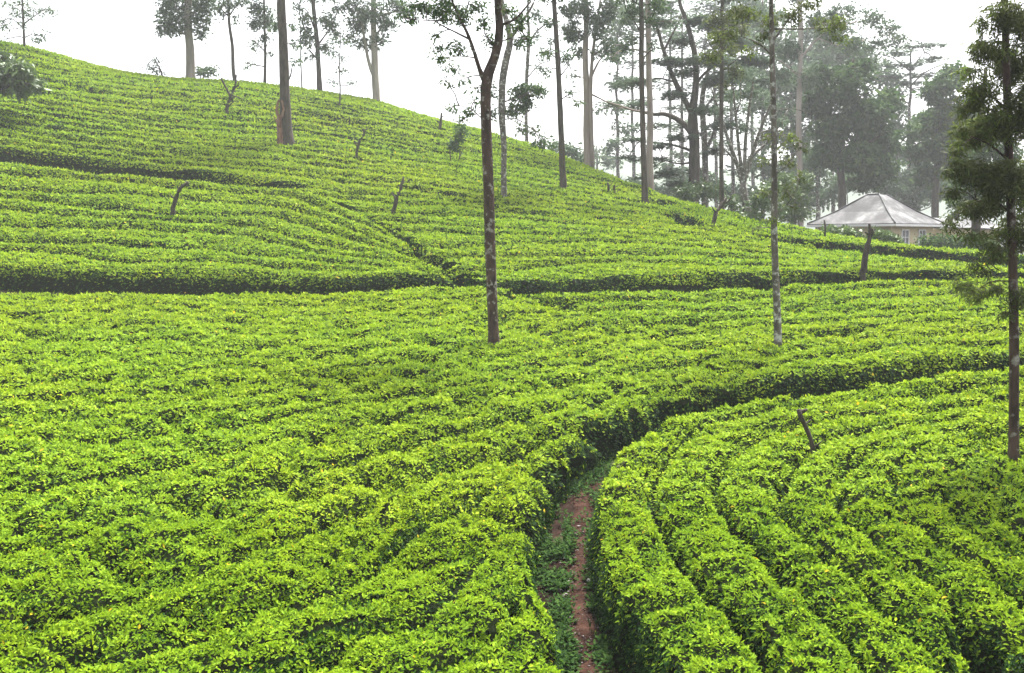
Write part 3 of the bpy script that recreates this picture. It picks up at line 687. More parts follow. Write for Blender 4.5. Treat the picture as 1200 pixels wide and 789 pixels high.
tree('tree', 'grey gum with drooping tufts on the skyline next to a very thin pole-like stem', 'tree', 78, [(375, 111, 7), (373, 80, 5.5), (371, 45, 5), (367, 0, 4.5), (365, -80, 3)], [[(371, 40, 2.4), (364, 22, 1.6), (358, 10, 1)], [(371, 55, 2.4), (382, 40, 1.6), (390, 28, 1)], [(372, 70, 2), (362, 58, 1.4)]],
     [(360, 44, 10, 14, 1.1), (384, 24, 11, 14, 1), (382, 54, 7, 9, 1), (394, 38, 7, 10, .9), (356, 20, 9, 9, .8), (364, 66, 8, 6, .8), (398, 12, 8, 8, .6), (370, -14, 34, 16, 1.1)], 'bark_dark', 'gum', 1.25, 4.0, group=GCR)
tree('sapling', 'very thin bare pole of a young tree on the skyline', 'sapling', 78, [(354, 104, 1.6), (353, 60, 1.4), (352, 20, 1), (352, -20, .8)], [], [(350, 10, 9, 9, .7), (357, 34, 5, 6, .5)], 'bark_dark', 'gum', 1.0, 3.6, group=GCR)
tree('sapling', 'spindly young tree with whiskery side twigs, on the slope just under the skyline', 'sapling', 69, [(398, 132, 2), (398, 100, 1.6), (398, 60, 1.1), (398, 30, .8)], [[(398, 100, 1), (408, 100, .8), (419, 96, .6)], [(398, 96, 1), (390, 96, .6)], [(398, 76, .9), (404, 66, .6)]],
     [(398, 66, 9, 7, .7), (390, 96, 7, 4, .6), (412, 98, 10, 3, .6), (402, 84, 6, 4, .5), (395, 44, 8, 8, .5), (408, 50, 6, 5, .4)], 'bark_dark', 'gum', 0.9, 3.4)
tree('gum_tree', 'pale pinkish gum forking low into a broad bluish crown on the skyline', 'tree', 78, [(441, 119, 9), (440, 95, 8.5), (438, 50, 7), (437, 0, 6), (436, -90, 4)], [[(439, 92, 5), (432, 72, 4), (427, 45, 3), (424, 20, 2)], [(438, 45, 3), (450, 28, 2), (458, 15, 1.4)], [(438, 20, 3), (462, 14, 2), (480, 12, 1.4)]],
     [(420, 26, 13, 15, 1.2), (436, 14, 16, 12, 1.2), (452, 28, 11, 13, 1.1), (430, 52, 12, 8, 1), (444, 48, 10, 8, 1), (410, 44, 8, 8, .8), (476, 14, 13, 8, 1), (462, 4, 12, 8, 1), (412, 6, 12, 10, 1), (438, -25, 40, 18, 1.2)], 'bark_pale', 'gum', 1.35, 4.2, group=GCR)
# --- the tall trees on the slope
tree('tree', 'tall dark reddish trunk with pale lichen standing amid the tea, forking high above the trench', 'tree', 24.3, [(579, 402, 14), (577, 350, 12.5), (574, 260, 13), (571, 180, 12.5), (569, 120, 12.5), (571, 92, 13), (579, 72, 11), (586, 42, 10), (584, 5, 9), (581, -60, 7), (580, -140, 4)],
     [[(570, 98, 8), (563, 84, 5.5), (556, 62, 4.2), (548, 40, 3.6), (537, 18, 2.8), (526, -8, 2)], [(550, 46, 2.6), (534, 38, 2), (518, 30, 1.6), (508, 24, 1)], [(541, 26, 2), (548, 8, 1.6), (552, -12, 1)], [(585, 60, 3), (575, 48, 2), (568, 40, 1.2)], [(586, 30, 3.5), (604, 22, 2.6), (622, 2, 2)], [(583, -10, 4), (555, -50, 3), (520, -80, 2)], [(558, 68, 1.6), (540, 66, 1.1), (520, 68, .8)], [(566, 140, 1.4), (552, 128, 1.0), (538, 124, .7)], [(530, 24, 1.5), (500, 24, 1.2), (474, 22, .8)]],
     [(519, 16, 20, 9, 1.3), (541, 20, 16, 10, 1.1), (536, 56, 10, 8, 1.2), (515, 69, 13, 5, .9), (527, 80, 10, 5, .8), (572, 47, 7, 8, 1.4), (603, 34, 10, 7, 1), (558, 8, 13, 8, 1), (500, 8, 14, 7, 1), (549, 131, 8, 6, .9), (530, 126, 8, 4, .7), (540, 142, 8, 4, .5), (478, 20, 13, 6, 1.1), (612, 22, 10, 9, 1), (512, 42, 9, 4, .8), (556, 104, 8, 5, .4), (524, 96, 10, 5, .35), (546, 92, 8, 6, .35), (540, -35, 60, 22, 1), (600, -30, 40, 18, .8), (520, 2, 18, 8, 1), (566, 26, 9, 8, 1), (594, 12, 12, 8, 1), (486, 6, 16, 6, .9), (512, 58, 8, 4, .7), (556, 118, 7, 6, .6), (618, 46, 8, 6, .8)],
     'bark_lichen', 'dark', 1.0, 4.6, 0.4, 0.6, spray=1.15, twig=1.1)
tree('tree', 'dark leaf-tufted tree standing close behind the tall reddish forking trunk', 'tree', 49, [(591, 212, 6), (590, 170, 7), (588, 130, 8), (588, 95, 8.5), (593, 70, 8.5), (598, 48, 7.5), (594, 24, 6.5), (586, -10, 5.5), (580, -90, 4)], [[(598, 46, 4), (612, 26, 3.2), (625, 4, 2.6), (632, -20, 2)], [(589, 120, 2), (602, 116, 1.5), (614, 112, 1)], [(589, 140, 1.6), (606, 140, 1.2), (622, 150, .8)]],
     [(611, 110, 13, 11, 1.7), (602, 128, 11, 9, 1.3), (627, 106, 10, 9, 1.3), (618, 122, 8, 9, 1.2), (608, 150, 9, 4, .8), (632, 164, 9, 8, .8), (576, 106, 7, 9, .7), (580, 134, 6, 8, .8), (640, 170, 6, 6, .6), (626, 152, 7, 5, .7), (610, 50, 10, 7, 1), (636, 108, 7, 4, .7), (600, -30, 40, 20)], 'bark_grey', 'dark', 1.15, 4.4, 0.45, group=None)
tree('tree', 'slim pale stem with an open fan of branches, far behind the reddish forking trunk', 'tree', 76, [(617, 170, 4), (617, 120, 4.2), (618, 70, 4.4), (619, 48, 4), (619, 10, 2.5), (620, -40, 1.5)], [[(619, 52, 2.6), (630, 36, 2), (644, 26, 1.4), (654, 20, 1)], [(619, 48, 2.4), (610, 34, 1.6), (604, 18, 1)], [(619, 90, 1.6), (632, 76, 1.1), (644, 72, .8)]],
     [(640, 26, 12, 6, .9), (626, 16, 10, 6, .9), (606, 20, 8, 6, .8), (640, 62, 8, 5, .8), (632, 78, 9, 5, .8), (628, 44, 8, 5, .6), (646, 48, 8, 5, .6), (622, -16, 26, 12, .9)], 'bark_grey', 'gum', 1.2, 3.8, group=GCR)
tree('tree', 'straight slender dark trunk with few leaves, a little uphill of the two pale twin stems', 'tree', 53, [(660, 214, 8), (658, 170, 7), (656, 110, 6.5), (653, 55, 6), (649, 0, 5.2), (646, -90, 3.5)], [[(656, 90, 1.6), (664, 80, 1.2), (667, 72, .8)], [(656, 118, 1.4), (668, 110, 1), (678, 108, .7)], [(654, 70, 1.4), (644, 62, 1), (638, 58, .7)]],
     [(663, 66, 7, 8, 1.3), (640, 62, 9, 7, .8), (668, 108, 8, 4, .7), (676, 120, 7, 3, .6), (643, 30, 8, 6, .6), (646, -8, 20, 8, .8), (650, -60, 40, 24, 1), (640, 84, 5, 4, .5)], 'bark_dark', 'dark', 1.0, 4.2)
tree('gum_tree', 'pale gum of two close stems with a reddish foot and a bluish crown', 'tree', 67, [(688, 198, 8.5), (687, 150, 7.6), (686, 60, 6.6), (686, 0, 5.8), (685, -110, 3.5)], [[(694, 199, 6.5), (692.5, 150, 5.4), (692, 105, 4.6), (695, 60, 3.8), (700, 25, 3), (704, -5, 2)], [(693, 90, 3), (702, 72, 2), (712, 62, 1.4)], [(687, 50, 3), (676, 36, 2), (668, 22, 1.4)], [(692, 110, 2.2), (708, 118, 1.6), (724, 126, 1.2), (742, 128, .8)]],
     [(670, 36, 13, 17, 1.3), (680, 8, 16, 12, 1.2), (702, 26, 14, 18, 1.3), (714, 52, 11, 9, 1.1), (716, 10, 12, 14, 1.2), (676, 62, 9, 8, 1), (700, 62, 8, 7, .9), (664, 14, 9, 10, 1), (690, -24, 42, 16, 1.2), (690, -60, 44, 24, 1), (718, 66, 9, 4, .8), (672, 90, 7, 4, .6)], 'bark_red', 'gum', 1.35, 4.2, group=None)
tree('tree', 'straight thin dark trunk at the edge of the slope, in front of a paler one', 'tree', 51.6, [(756, 238, 8), (754, 190, 6.8), (753, 130, 6.2), (752, 60, 6), (751, 0, 5.2), (749, -100, 3.5)], [[(752, 40, 2), (744, 26, 1.4), (738, 14, 1)], [(752, 70, 1.8), (762, 60, 1.2), (770, 56, .8)], [(752, 8, 2), (738, -2, 1.4), (728, -10, 1)]],
     [(742, 14, 12, 7, .9), (762, 24, 10, 7, .9), (764, 52, 8, 4, .7), (735, -2, 14, 8, 1), (770, 4, 12, 8, 1), (750, -50, 40, 24, 1)], 'bark_dark', 'dark', 1.1, 4.2)
tree('gum_tree', 'pale brown trunk standing right behind the straight thin dark trunk', 'tree', 62, [(763, 234, 9), (762, 190, 8), (761, 120, 7), (760, 60, 6.4), (759, 0, 5.8), (757, -100, 4)], [[(760, 62, 2.6), (742, 58, 2), (726, 60, 1.4)], [(761, 132, 3.4), (744, 130, 2.6), (726, 124, 2), (706, 118, 1.2)], [(760, 20, 3), (776, 4, 2), (790, -10, 1.4)]],
     [(730, 54, 13, 5, 1), (718, 68, 10, 4, .9), (742, 44, 10, 6, .8), (776, 10, 14, 9, 1), (738, 22, 10, 8, .9), (790, 26, 10, 6, .9), (758, -24, 36, 16, 1.1)], 'bark_red', 'gum', 1.2, 4.2)
# layered rain trees behind the edge
tree('rain_tree', 'massive dark trunk with a bent lower limb and flat layered sprays of foliage', 'tree', 68, [(812, 244, 15), (813, 205, 13.5), (813, 165, 12), (812, 135, 11), (815, 105, 8), (815, 80, 7), (812, 52, 6), (805, 24, 5), (796, 0, 4), (788, -60, 3)],
     [[(812, 158, 8), (803, 147, 7), (792, 139, 6), (779, 134, 5), (764, 134, 4), (740, 128, 2), (722, 126, 1.2)], [(812, 136, 7), (803, 118, 6.5), (792, 98, 6), (783, 76, 5), (775, 50, 4.2), (768, 22, 3.4), (764, -10, 2.6)], [(778, 60, 3), (790, 36, 2.4), (800, 18, 1.8)], [(814, 100, 4), (828, 84, 3), (844, 74, 2)], [(813, 178, 4), (796, 172, 3), (776, 168, 2), (750, 166, 1.2)], [(790, 96, 2.4), (770, 92, 1.8), (748, 98, 1.2)], [(813, 190, 3), (796, 192, 2), (778, 188, 1.2)]],
     [(742, 98, 26, 4, 1.1), (716, 122, 20, 3, .8), (748, 124, 18, 3, .9), (738, 164, 24, 3, .9), (770, 172, 18, 4, 1), (762, 188, 22, 4, .9), (736, 186, 12, 4, .8), (786, 74, 22, 6, 1.1), (832, 72, 26, 7, 1.2), (790, 112, 18, 5, .9), (806, 86, 14, 6, .9), (798, 162, 20, 4, .9), (784, 204, 18, 5, 1), (830, 130, 22, 5, .9), (772, 148, 20, 3, .8), (800, 48, 16, 6, .9), (770, 26, 16, 6, .9), (816, 24, 14, 8, 1), (796, 218, 16, 7, 1.1), (755, 208, 18, 4, .8)],
     'bark_dark', 'feather', 3.4, 5.0, 0.45, 0.1, True, twig=1.0, spread=1.4)
tree('rain_tree', 'second thick layered tree standing behind the massive dark trunk', 'tree', 74, [(827, 244, 8), (826, 200, 7.5), (824, 150, 7), (823, 115, 6), (830, 80, 4.5), (838, 50, 3.6), (846, 15, 2.8), (850, -40, 2)], [[(825, 180, 5), (836, 158, 5), (844, 130, 4), (850, 104, 3), (858, 80, 2)], [(824, 130, 3), (838, 112, 2.2), (856, 100, 1.5)], [(834, 66, 2.4), (852, 56, 1.8), (872, 52, 1.2)], [(825, 160, 3), (806, 148, 2), (790, 146, 1.2)]],
     [(852, 92, 24, 8, 1.3), (880, 72, 22, 8, 1.2), (860, 52, 22, 8, 1.1), (838, 96, 16, 6, 1), (836, 30, 18, 9, 1.1), (862, 112, 20, 6, 1), (844, 148, 18, 5, .8), (890, 98, 16, 7, 1), (870, 20, 22, 9, 1.1), (850, -10, 30, 12), (802, 146, 14, 3, .8), (816, 200, 14, 7, .8), (838, 176, 12, 6, .8)],
     'bark_grey', 'feather', 3.4, 5.0, 0.45, 0.1, True, twig=1.0, spread=1.4)
tree('tree', 'thin dark stem with brownish leaf tufts near its top, beside the crooked stump', 'tree', 54, [(846, 246, 6), (845, 200, 5.2), (845, 140, 4.8), (846, 60, 4.2), (846, 0, 3.5), (846, -70, 2)], [[(846, 70, 2), (836, 58, 1.4), (830, 48, 1)], [(846, 84, 2), (858, 74, 1.4), (868, 66, 1)], [(846, 40, 1.8), (856, 26, 1.2), (862, 14, .8)]],
     [(846, 44, 14, 10, 1.3), (834, 66, 11, 9, 1.2), (862, 84, 10, 9, 1.2), (852, 22, 14, 9, 1.2), (836, 22, 10, 9, 1), (858, 58, 9, 7, 1), (846, 98, 7, 6, .7), (846, -20, 28, 14, 1.1), (870, 34, 9, 7, .9)], 'bark_dark', 'olive', 1.25, 4.2)
tree('tree', 'pale leafless-looking tree opening like a vase at the end of the slope', 'tree', 58, [(876, 262, 11), (874, 235, 9), (871, 215, 8.5)], [[(871, 218, 6), (863, 190, 5), (852, 160, 4), (842, 130, 3), (834, 104, 2)], [(871, 216, 5), (866, 175, 4), (862, 135, 3), (859, 100, 2)], [(871, 216, 6), (880, 186, 5), (889, 158, 4), (900, 130, 3), (910, 104, 2)], [(872, 205, 5), (874, 160, 4), (879, 120, 3), (884, 88, 2)], [(882, 182, 4), (898, 168, 3), (914, 146, 2.4), (924, 128, 1.6)], [(864, 192, 3), (852, 178, 2.2), (840, 168, 1.4)], [(890, 156, 2.4), (906, 152, 1.6), (918, 156, 1)], [(862, 136, 2), (868, 116, 1.4), (868, 98, 1)]],
     [(856, 112, 18, 7, .7), (886, 106, 18, 8, .8), (840, 128, 10, 6, .6), (906, 122, 12, 8, .7), (872, 86, 22, 9, .9), (866, 150, 10, 6, .5), (918, 146, 10, 8, .7), (846, 166, 9, 5, .5), (896, 178, 10, 6, .5)], 'bark_grey', 'feather', 1.2, 4.2, flare=1.3)
tree('tree', 'slim lichen-spotted tree in the middle of the tea with leafy twigs halfway up', 'tree', 24, [(912, 404, 9.5), (910, 340, 8), (908, 270, 7.6), (908, 190, 7), (906, 100, 6.2), (905, 30, 5.4), (903, -50, 4), (902, -120, 2.5)],
     [[(906, 48, 3), (922, 26, 2.2), (936, 8, 1.6), (948, -8, 1)], [(906, 66, 2.6), (890, 52, 1.8), (872, 44, 1.2), (856, 42, .8)], [(908, 205, 1.6), (920, 196, 1.2), (930, 184, .8)], [(908, 236, 1.5), (898, 228, 1.1), (890, 224, .7)], [(909, 250, 1.4), (922, 240, 1), (934, 222, .7)], [(907, 130, 1.2), (930, 128, .9), (952, 134, .6)], [(906, 34, 2.2), (940, 34, 1.6), (972, 32, 1)]],
     [(870, 14, 20, 8, 1.2), (904, 22, 14, 8, 1.2), (930, 18, 16, 9, 1.2), (974, 28, 18, 9, 1.4), (986, 44, 10, 7, 1), (850, 40, 17, 9, 1.1), (838, 66, 10, 8, .9), (892, -20, 48, 14, 1.1), (950, 6, 16, 7, 1), (894, 44, 10, 7, .9), (878, 60, 9, 5, .8),
      (894, 192, 8, 6, .6), (924, 192, 10, 9, .7), (920, 226, 10, 9, .7), (891, 225, 8, 7, .6), (940, 172, 8, 7, .6), (904, 256, 13, 4, .6), (936, 208, 8, 8, .6), (926, 162, 11, 7, .6), (888, 268, 6, 4, .5), (930, 242, 9, 5, .6), (914, 176, 7, 5, .4), (898, 160, 7, 5, .35)],
     'bark_grey', 'olive', 0.95, 4.4, 0.42, 0.5, spray=1.1)
# background trees round the bungalow
tree('gum_tree', 'tall pale trunk far behind the lichen-spotted tree, with a spreading misty crown', 'tree', 84, [(938, 262, 7), (937, 200, 6.5), (936, 140, 6), (938, 60, 5.6), (937, 0, 5), (936, -90, 3)], [[(937, 70, 3), (960, 44, 2.4), (986, 30, 1.8), (1015, 24, 1.2)], [(937, 90, 2.6), (918, 74, 2), (904, 66, 1.2)], [(960, 46, 2), (990, 54, 1.5), (1020, 44, 1.2), (1048, 40, .8)]],
     [(960, 22, 18, 9, 1.1), (990, 14, 20, 8, 1.1), (1020, 20, 18, 8, 1), (1040, 32, 13, 8, 1), (1052, 46, 12, 6, .9), (928, 60, 16, 13, 1.2), (1000, 52, 18, 9, 1.1), (946, 92, 16, 12, 1.1), (918, 88, 14, 10, 1), (1026, 52, 12, 7, .9), (970, 40, 14, 8), (940, -14, 36, 14, 1)], 'bark_pale', 'gum', 1.4, 4.2)
tree('tree', 'large dense dark green tree directly behind the bungalow roof', 'tree', 86, [(988, 275, 10), (987, 230, 9), (985, 190, 8), (988, 150, 7), (996, 100, 5), (1000, 70, 3)], [[(986, 190, 5), (1004, 160, 4), (1024, 130, 2.6)], [(986, 200, 4), (968, 170, 3), (956, 140, 2)], [(987, 180, 4), (1016, 168, 3), (1036, 156, 2)]],
     [(990, 104, 28, 18, 1.8), (1010, 134, 30, 22, 2), (974, 150, 24, 20, 1.9), (1026, 166, 28, 22, 2), (958, 120, 18, 18, 1.5), (1002, 184, 30, 18, 2), (1040, 122, 15, 16, 1.4), (1006, 82, 22, 12, 1.5), (970, 180, 20, 16, 1.7), (1036, 196, 20, 14, 1.7), (964, 84, 14, 12, 1), (1014, 212, 22, 10, 1.7)], 'bark_dark', 'dark', 0.85, 6.4, 0.5, spread=1.0)
tree('tree', 'big dark rounded tree beyond the bungalow, next to the feathery tree', 'tree', 90, [(1096, 290, 9), (1096, 240, 8), (1098, 190, 7), (1102, 130, 5), (1106, 95, 3)], [[(1097, 200, 4), (1116, 170, 3), (1128, 140, 2)], [(1097, 190, 4), (1082, 165, 3), (1074, 150, 2)]],
     [(1100, 104, 20, 17, 1.8), (1118, 90, 16, 14, 1.6), (1096, 140, 22, 18, 1.9), (1120, 132, 22, 20, 1.9), (1082, 176, 18, 14, 1.6), (1110, 172, 26, 20, 2), (1132, 200, 20, 18, 1.8), (1074, 154, 12, 12, 1.3), (1140, 160, 16, 18, 1.6), (1090, 206, 20, 12, 1.5)], 'bark_dark', 'dark', 0.85, 6.4, 0.5, spread=1.0)
tree('rain_tree', 'pale misty tree with thin flat tiers of foliage above the bungalow', 'tree', 112, [(1066, 275, 5), (1066, 200, 4.4), (1066, 130, 3.6), (1067, 95, 2.8), (1068, 60, 2)], [[(1067, 100, 2.2), (1086, 84, 1.6), (1108, 74, 1)], [(1067, 104, 2.2), (1048, 92, 1.6), (1026, 88, 1)], [(1067, 82, 1.8), (1084, 62, 1.2), (1104, 56, .8)], [(1067, 84, 1.8), (1050, 70, 1.2), (1034, 64, .8)], [(1066, 122, 2), (1046, 112, 1.4), (1030, 110, .8)]],
     [(1078, 54, 32, 2, 1.4), (1050, 62, 26, 2, 1.3), (1094, 70, 24, 2, 1.2), (1060, 77, 30, 2.4, 1.3), (1046, 90, 22, 2.4, 1.2), (1082, 88, 24, 2.4, 1.2), (1042, 110, 18, 2.4, 1.1), (1086, 104, 18, 2.4, 1), (1066, 98, 20, 2, 1)], 'bark_grey', 'feather', 3.0, 4.2, 0.5, 0, True, twig=1.2, spread=0.7)
GB = 'background trees around the bungalow'
tree('tree', 'dark trunk beside the low shed roof, foliage hanging in front of the clipped hedge', 'tree', 57, [(1143, 296, 12), (1143, 262, 10), (1145, 220, 9), (1150, 150, 7), (1155, 80, 4)], [[(1144, 240, 4), (1130, 230, 3), (1118, 236, 2)], [(1146, 215, 4), (1162, 200, 3)]],
     [(1124, 236, 16, 9, 1.5), (1146, 224, 18, 12, 1.7), (1116, 252, 10, 5, 1), (1164, 204, 16, 12, 1.6), (1132, 212, 16, 11, 1.5), (1154, 178, 20, 16, 1.7), (1170, 150, 16, 16, 1.5), (1166, 240, 14, 10, 1.4), (1180, 180, 16, 18, 1.6)], 'bark_dark', 'dark', 1.2, 4.4, 0.5)
for (u, Y, lab, cl) in ((1052, 118, 'thin misty tree far behind the bungalow ridge', [(1050, 150, 14, 14, 1), (1056, 180, 16, 12, 1.1), (1046, 205, 14, 10, 1), (1054, 128, 10, 10, .8)]),
                    (1074, 122, 'thin misty tree far behind the bungalow, beside the tiered one', [(1074, 190, 14, 14, 1), (1070, 214, 16, 10, 1.1), (1078, 150, 9, 14, .8)]),
                    (958, 100, 'misty tree behind the smoke-blue gap beside the bungalow roof', [(956, 200, 16, 12, 1), (950, 222, 16, 10, 1), (962, 180, 12, 12, 1), (946, 188, 12, 9, .8)]),
                    (700, 150, 'hazy blue tree far down beyond the slope, between pale stems', [(700, 178, 14, 7, .8), (716, 190, 14, 7, .9), (690, 188, 10, 6, .8)]),
                    (784, 130, 'hazy tree far below the edge of the slope', [(780, 196, 16, 5, .9), (790, 212, 18, 5, .9), (770, 222, 16, 5, .9), (796, 182, 12, 4, .7)])):
    tree('tree', lab, 'tree', Y, [(u, 300 if u > 900 else 260, 4), (u, 220, 3.4), (u, cl[0][1], 2)], [], cl, 'bark_grey', 'gum', 1.5, 4.2, 0.5, group='misty trees far beyond the slope')

for (u, Y, top, kind, lab, cl) in (
    (724, 118, 40, 'gum', 'thin misty tree between the twin pale gum and the straight dark trunk', [(724, 60, 14, 8, .8), (732, 96, 16, 6, .8), (716, 130, 14, 5, .7), (728, 30, 18, 9, .9), (738, 150, 16, 5, .7), (722, 172, 14, 5, .8), (744, 12, 16, 8, .8)]),
    (800, 104, 20, 'feather', 'misty layered tree behind the fork of the massive dark trunk', [(798, 40, 20, 7, .9), (808, 70, 18, 6, .8), (786, 58, 14, 5, .8), (802, 104, 16, 5, .7), (788, 128, 18, 4, .7), (800, 150, 16, 5, .8), (804, 182, 18, 6, .8), (796, 206, 18, 6, .9)]),
    (858, 98, 10, 'feather', 'misty fine-leaved tree behind the thin dark stem with brownish tufts', [(862, 30, 20, 12, 1), (876, 52, 18, 10, 1), (846, 74, 16, 8, .9), (868, 82, 18, 9, 1), (880, 112, 16, 8, .9), (856, 128, 16, 7, .8), (838, 116, 14, 6, .8), (874, 152, 14, 7, .8), (852, 172, 16, 7, .8), (866, 200, 18, 8, .9)]),
    (894, 108, 0, 'gum', 'misty fine-leaved tree seen through the vase-shaped branches', [(892, 20, 18, 12, 1), (906, 46, 18, 12, 1), (888, 74, 16, 10, 1), (908, 92, 18, 12, 1.1), (894, 124, 18, 10, 1), (914, 134, 16, 10, 1), (902, 164, 18, 10, 1), (890, 194, 16, 9, .9), (912, 204, 16, 10, 1)]),
    (928, 112, 20, 'gum', 'misty tree just behind the lichen-spotted tree, below the tall pale trunk', [(932, 90, 20, 14, 1.1), (920, 116, 16, 12, 1.1), (940, 128, 18, 14, 1.2), (928, 156, 18, 12, 1.1), (944, 170, 14, 12, 1.1), (934, 196, 18, 12, 1), (950, 104, 14, 12, 1.1)]),
    (975, 120, 30, 'gum', 'tall misty tree rising behind the dense dark green tree', [(976, 54, 18, 12, 1.1), (990, 74, 20, 12, 1.2), (1010, 66, 18, 10, 1.1), (962, 78, 16, 10, 1), (1030, 84, 16, 10, 1.1), (1044, 100, 14, 10, 1)]),
    (1120, 124, 130, 'gum', 'misty tree beyond the bungalow, behind the big dark rounded tree', [(1122, 176, 18, 14, 1.2), (1134, 148, 16, 14, 1.1), (1112, 206, 18, 12, 1.1), (1140, 206, 16, 14, 1.1), (1086, 226, 18, 10, 1.1), (1060, 236, 18, 8, 1)])):
    tree('tree', lab, 'tree', Y, [(u, 300 if u > 840 else 270, 5), (u + 1, 220, 4.4), (u - 1, 140, 3.6), (u, top, 1.6)], [], [(a_, b_, c_ * 1.35, d_ * 1.45, e_) for a_, b_, c_, d_, e_ in cl], 'bark_grey', kind, 0.95, 4.6, 0.5, 0.3, kind == 'feather', group='misty trees far beyond the slope', twig=1.1)

for (u, Y, kind, lab, cl) in (
    (742, 132, 'feather', 'tall pale misty tree whose crown fills the gap beside the straight dark trunk', [(730, 12, 24, 10, 1), (752, 34, 22, 9, .9), (722, 44, 18, 7, .8), (744, 74, 20, 7, .8), (728, 102, 18, 6, .7), (752, 118, 18, 6, .7)]),
    (786, 136, 'feather', 'tall pale misty tree behind the bent limb of the massive dark trunk', [(782, 6, 24, 10, 1), (800, 22, 20, 9, 1), (776, 42, 20, 8, .9), (796, 88, 20, 7, .8), (778, 98, 18, 6, .8), (806, 128, 18, 7, .8)]),
    (838, 128, 'feather', 'tall pale misty tree whose layers close the sky above the vase-shaped tree', [(832, 10, 26, 12, 1.1), (852, 34, 24, 12, 1.1), (824, 52, 20, 9, 1), (846, 66, 22, 9, 1), (830, 100, 20, 8, 1), (856, 140, 18, 8, .9), (836, 158, 18, 7, .9)]),
    (882, 134, 'gum', 'tall pale misty tree whose crown meets the top of the lichen-spotted tree', [(876, 6, 26, 12, 1.1), (900, 24, 24, 12, 1.1), (884, 44, 22, 11, 1.1), (916, 60, 20, 12, 1.1), (880, 94, 20, 9, 1), (904, 112, 20, 10, 1)]),
    (958, 138, 'gum', 'tall pale misty tree with a wide crown behind the spreading misty gum', [(948, 40, 26, 14, 1.1), (974, 34, 24, 12, 1), (938, 66, 20, 12, 1.1), (962, 62, 24, 12, 1.1), (988, 56, 20, 10, 1), (956, 88, 22, 10, 1.1)])):
    tree('tree', lab, 'tree', Y, [(u, 300 if u > 840 else 270, 5), (u + 1, 220, 4.4), (u - 1, 120, 3.4), (u, 0, 1.6)], [], cl, 'bark_grey', kind, 0.95, 5.0, 0.5, 0.2, kind == 'feather', group='misty trees far beyond the slope', twig=1.1)
# feathery tree at the near right
tree('feathery_tree', 'slim lichen-marked trunk with a dense olive feathery crown, nearest tree in the tea', 'tree', 13.8, [(1188, 532, 12.5), (1188, 470, 11), (1188, 400, 10.5), (1186, 300, 10), (1183, 200, 9.4), (1180, 100, 8.4), (1178, 0, 7), (1176, -110, 4.5)],
     [[(1185, 250, 3), (1165, 236, 2.2), (1145, 236, 1.5)], [(1184, 190, 3), (1160, 170, 2.2), (1138, 160, 1.4)], [(1182, 130, 3), (1160, 112, 2), (1142, 108, 1.2)], [(1180, 80, 2.6), (1164, 62, 1.8), (1150, 56, 1)], [(1186, 330, 2), (1164, 330, 1.4), (1140, 342, .9)], [(1184, 210, 3), (1206, 196, 2), (1226, 190, 1.2)], [(1186, 300, 2), (1204, 290, 1.4)], [(1179, 30, 2.4), (1192, 10, 1.6), (1206, 0, 1)]],
     [(1176, 18, 24, 18, 1.1), (1158, 58, 22, 14, 1.1), (1186, 74, 24, 24, 1.2), (1148, 108, 24, 14, 1.1), (1140, 156, 26, 17, 1.2), (1172, 144, 28, 24, 1.3), (1134, 200, 26, 17, 1.2), (1176, 212, 28, 26, 1.3), (1150, 244, 26, 13, 1.2), (1188, 274, 22, 22, 1.2), (1164, 294, 18, 11, .9), (1140, 344, 17, 8, .9), (1126, 334, 11, 6, .8), (1168, 338, 14, 8, .8), (1194, 348, 12, 14, .8), (1180, -44, 38, 30, 1.1), (1212, 120, 26, 40, 1.1), (1212, 220, 24, 40, 1.1), (1152, 28, 10, 8, .6), (1206, 30, 20, 24, 1), (1178, 366, 10, 6, .6), (1120, 226, 12, 8, .8), (1122, 176, 12, 8, .7), (1132, 126, 14, 10, .6), (1116, 262, 13, 8, .6), (1142, 276, 16, 8, .7), (1140, 84, 12, 9, .6), (1150, 312, 14, 7, .6)],
     'bark_lichen', 'olive', 1.35, 9.0, 0.17, 0.6, spray=1.2, twig=0.9, spread=1.1)

# shrubs on the edge and crest
def shrub(label, Y, u, v, clumps, leaf='bush', dens=1.5, lsize=4.2, group='bushes along the edge of the slope', name='shrub'):
    _seed[0] += 1; r = np.random.default_rng(_seed[0])
    b = at(u, v, Y); gz = float(ground_z(b[0:1], b[1:2])[0]); off = np.array([b[0], b[1], gz])
    root = empty(name, off, label, 'shrub', group)
    w = Wood(); t = at(clumps[0][0], clumps[0][1], Y)
    for k in range(4):
        q = off + [r.normal(0, .08), r.normal(0, .08), -.1]; e = t + r.normal(0, .25, 3)
        w.add(resample(np.array([q, 0.5 * (q + e) + r.normal(0, .1, 3), e]), 8), np.linspace(.05, .015, 8), 6)
    v_, f_, tn = crown_mesh(clumps, Y, r, dens, lsize, 0.5, 0.2, False, w, 0.8)
    w.build('stem', M['bark_dark'], root, off); mesh_obj('foliage', v_, [f_], M[leaf], root, off, tone=tn)
shrub('low hazy bush at the foot of the thick pale gum on the skyline', 77.5, 238, 90, [(234, 84, 7, 5, 1.3), (244, 83, 7, 5, 1.2)], 'gum')
shrub('leafy pollard with two dark tufts on the slope under the skyline', 58, 532, 180, [(532, 171, 5, 8, 1.8), (541, 155, 6, 7, 1.6), (537, 164, 4, 5, 1.2)], 'dark', group=None)
shrub('misty bush below the edge, beside the slender dark trunk', 80, 670, 205, [(668, 178, 16, 8, 1.2), (652, 172, 12, 6, 1), (682, 186, 10, 7, 1)], 'gum')
shrub('bush at the foot of the massive dark trunk', 63, 808, 240, [(804, 226, 14, 9, 1.6), (822, 222, 14, 10, 1.6), (838, 226, 10, 9, 1.4)], 'bush')
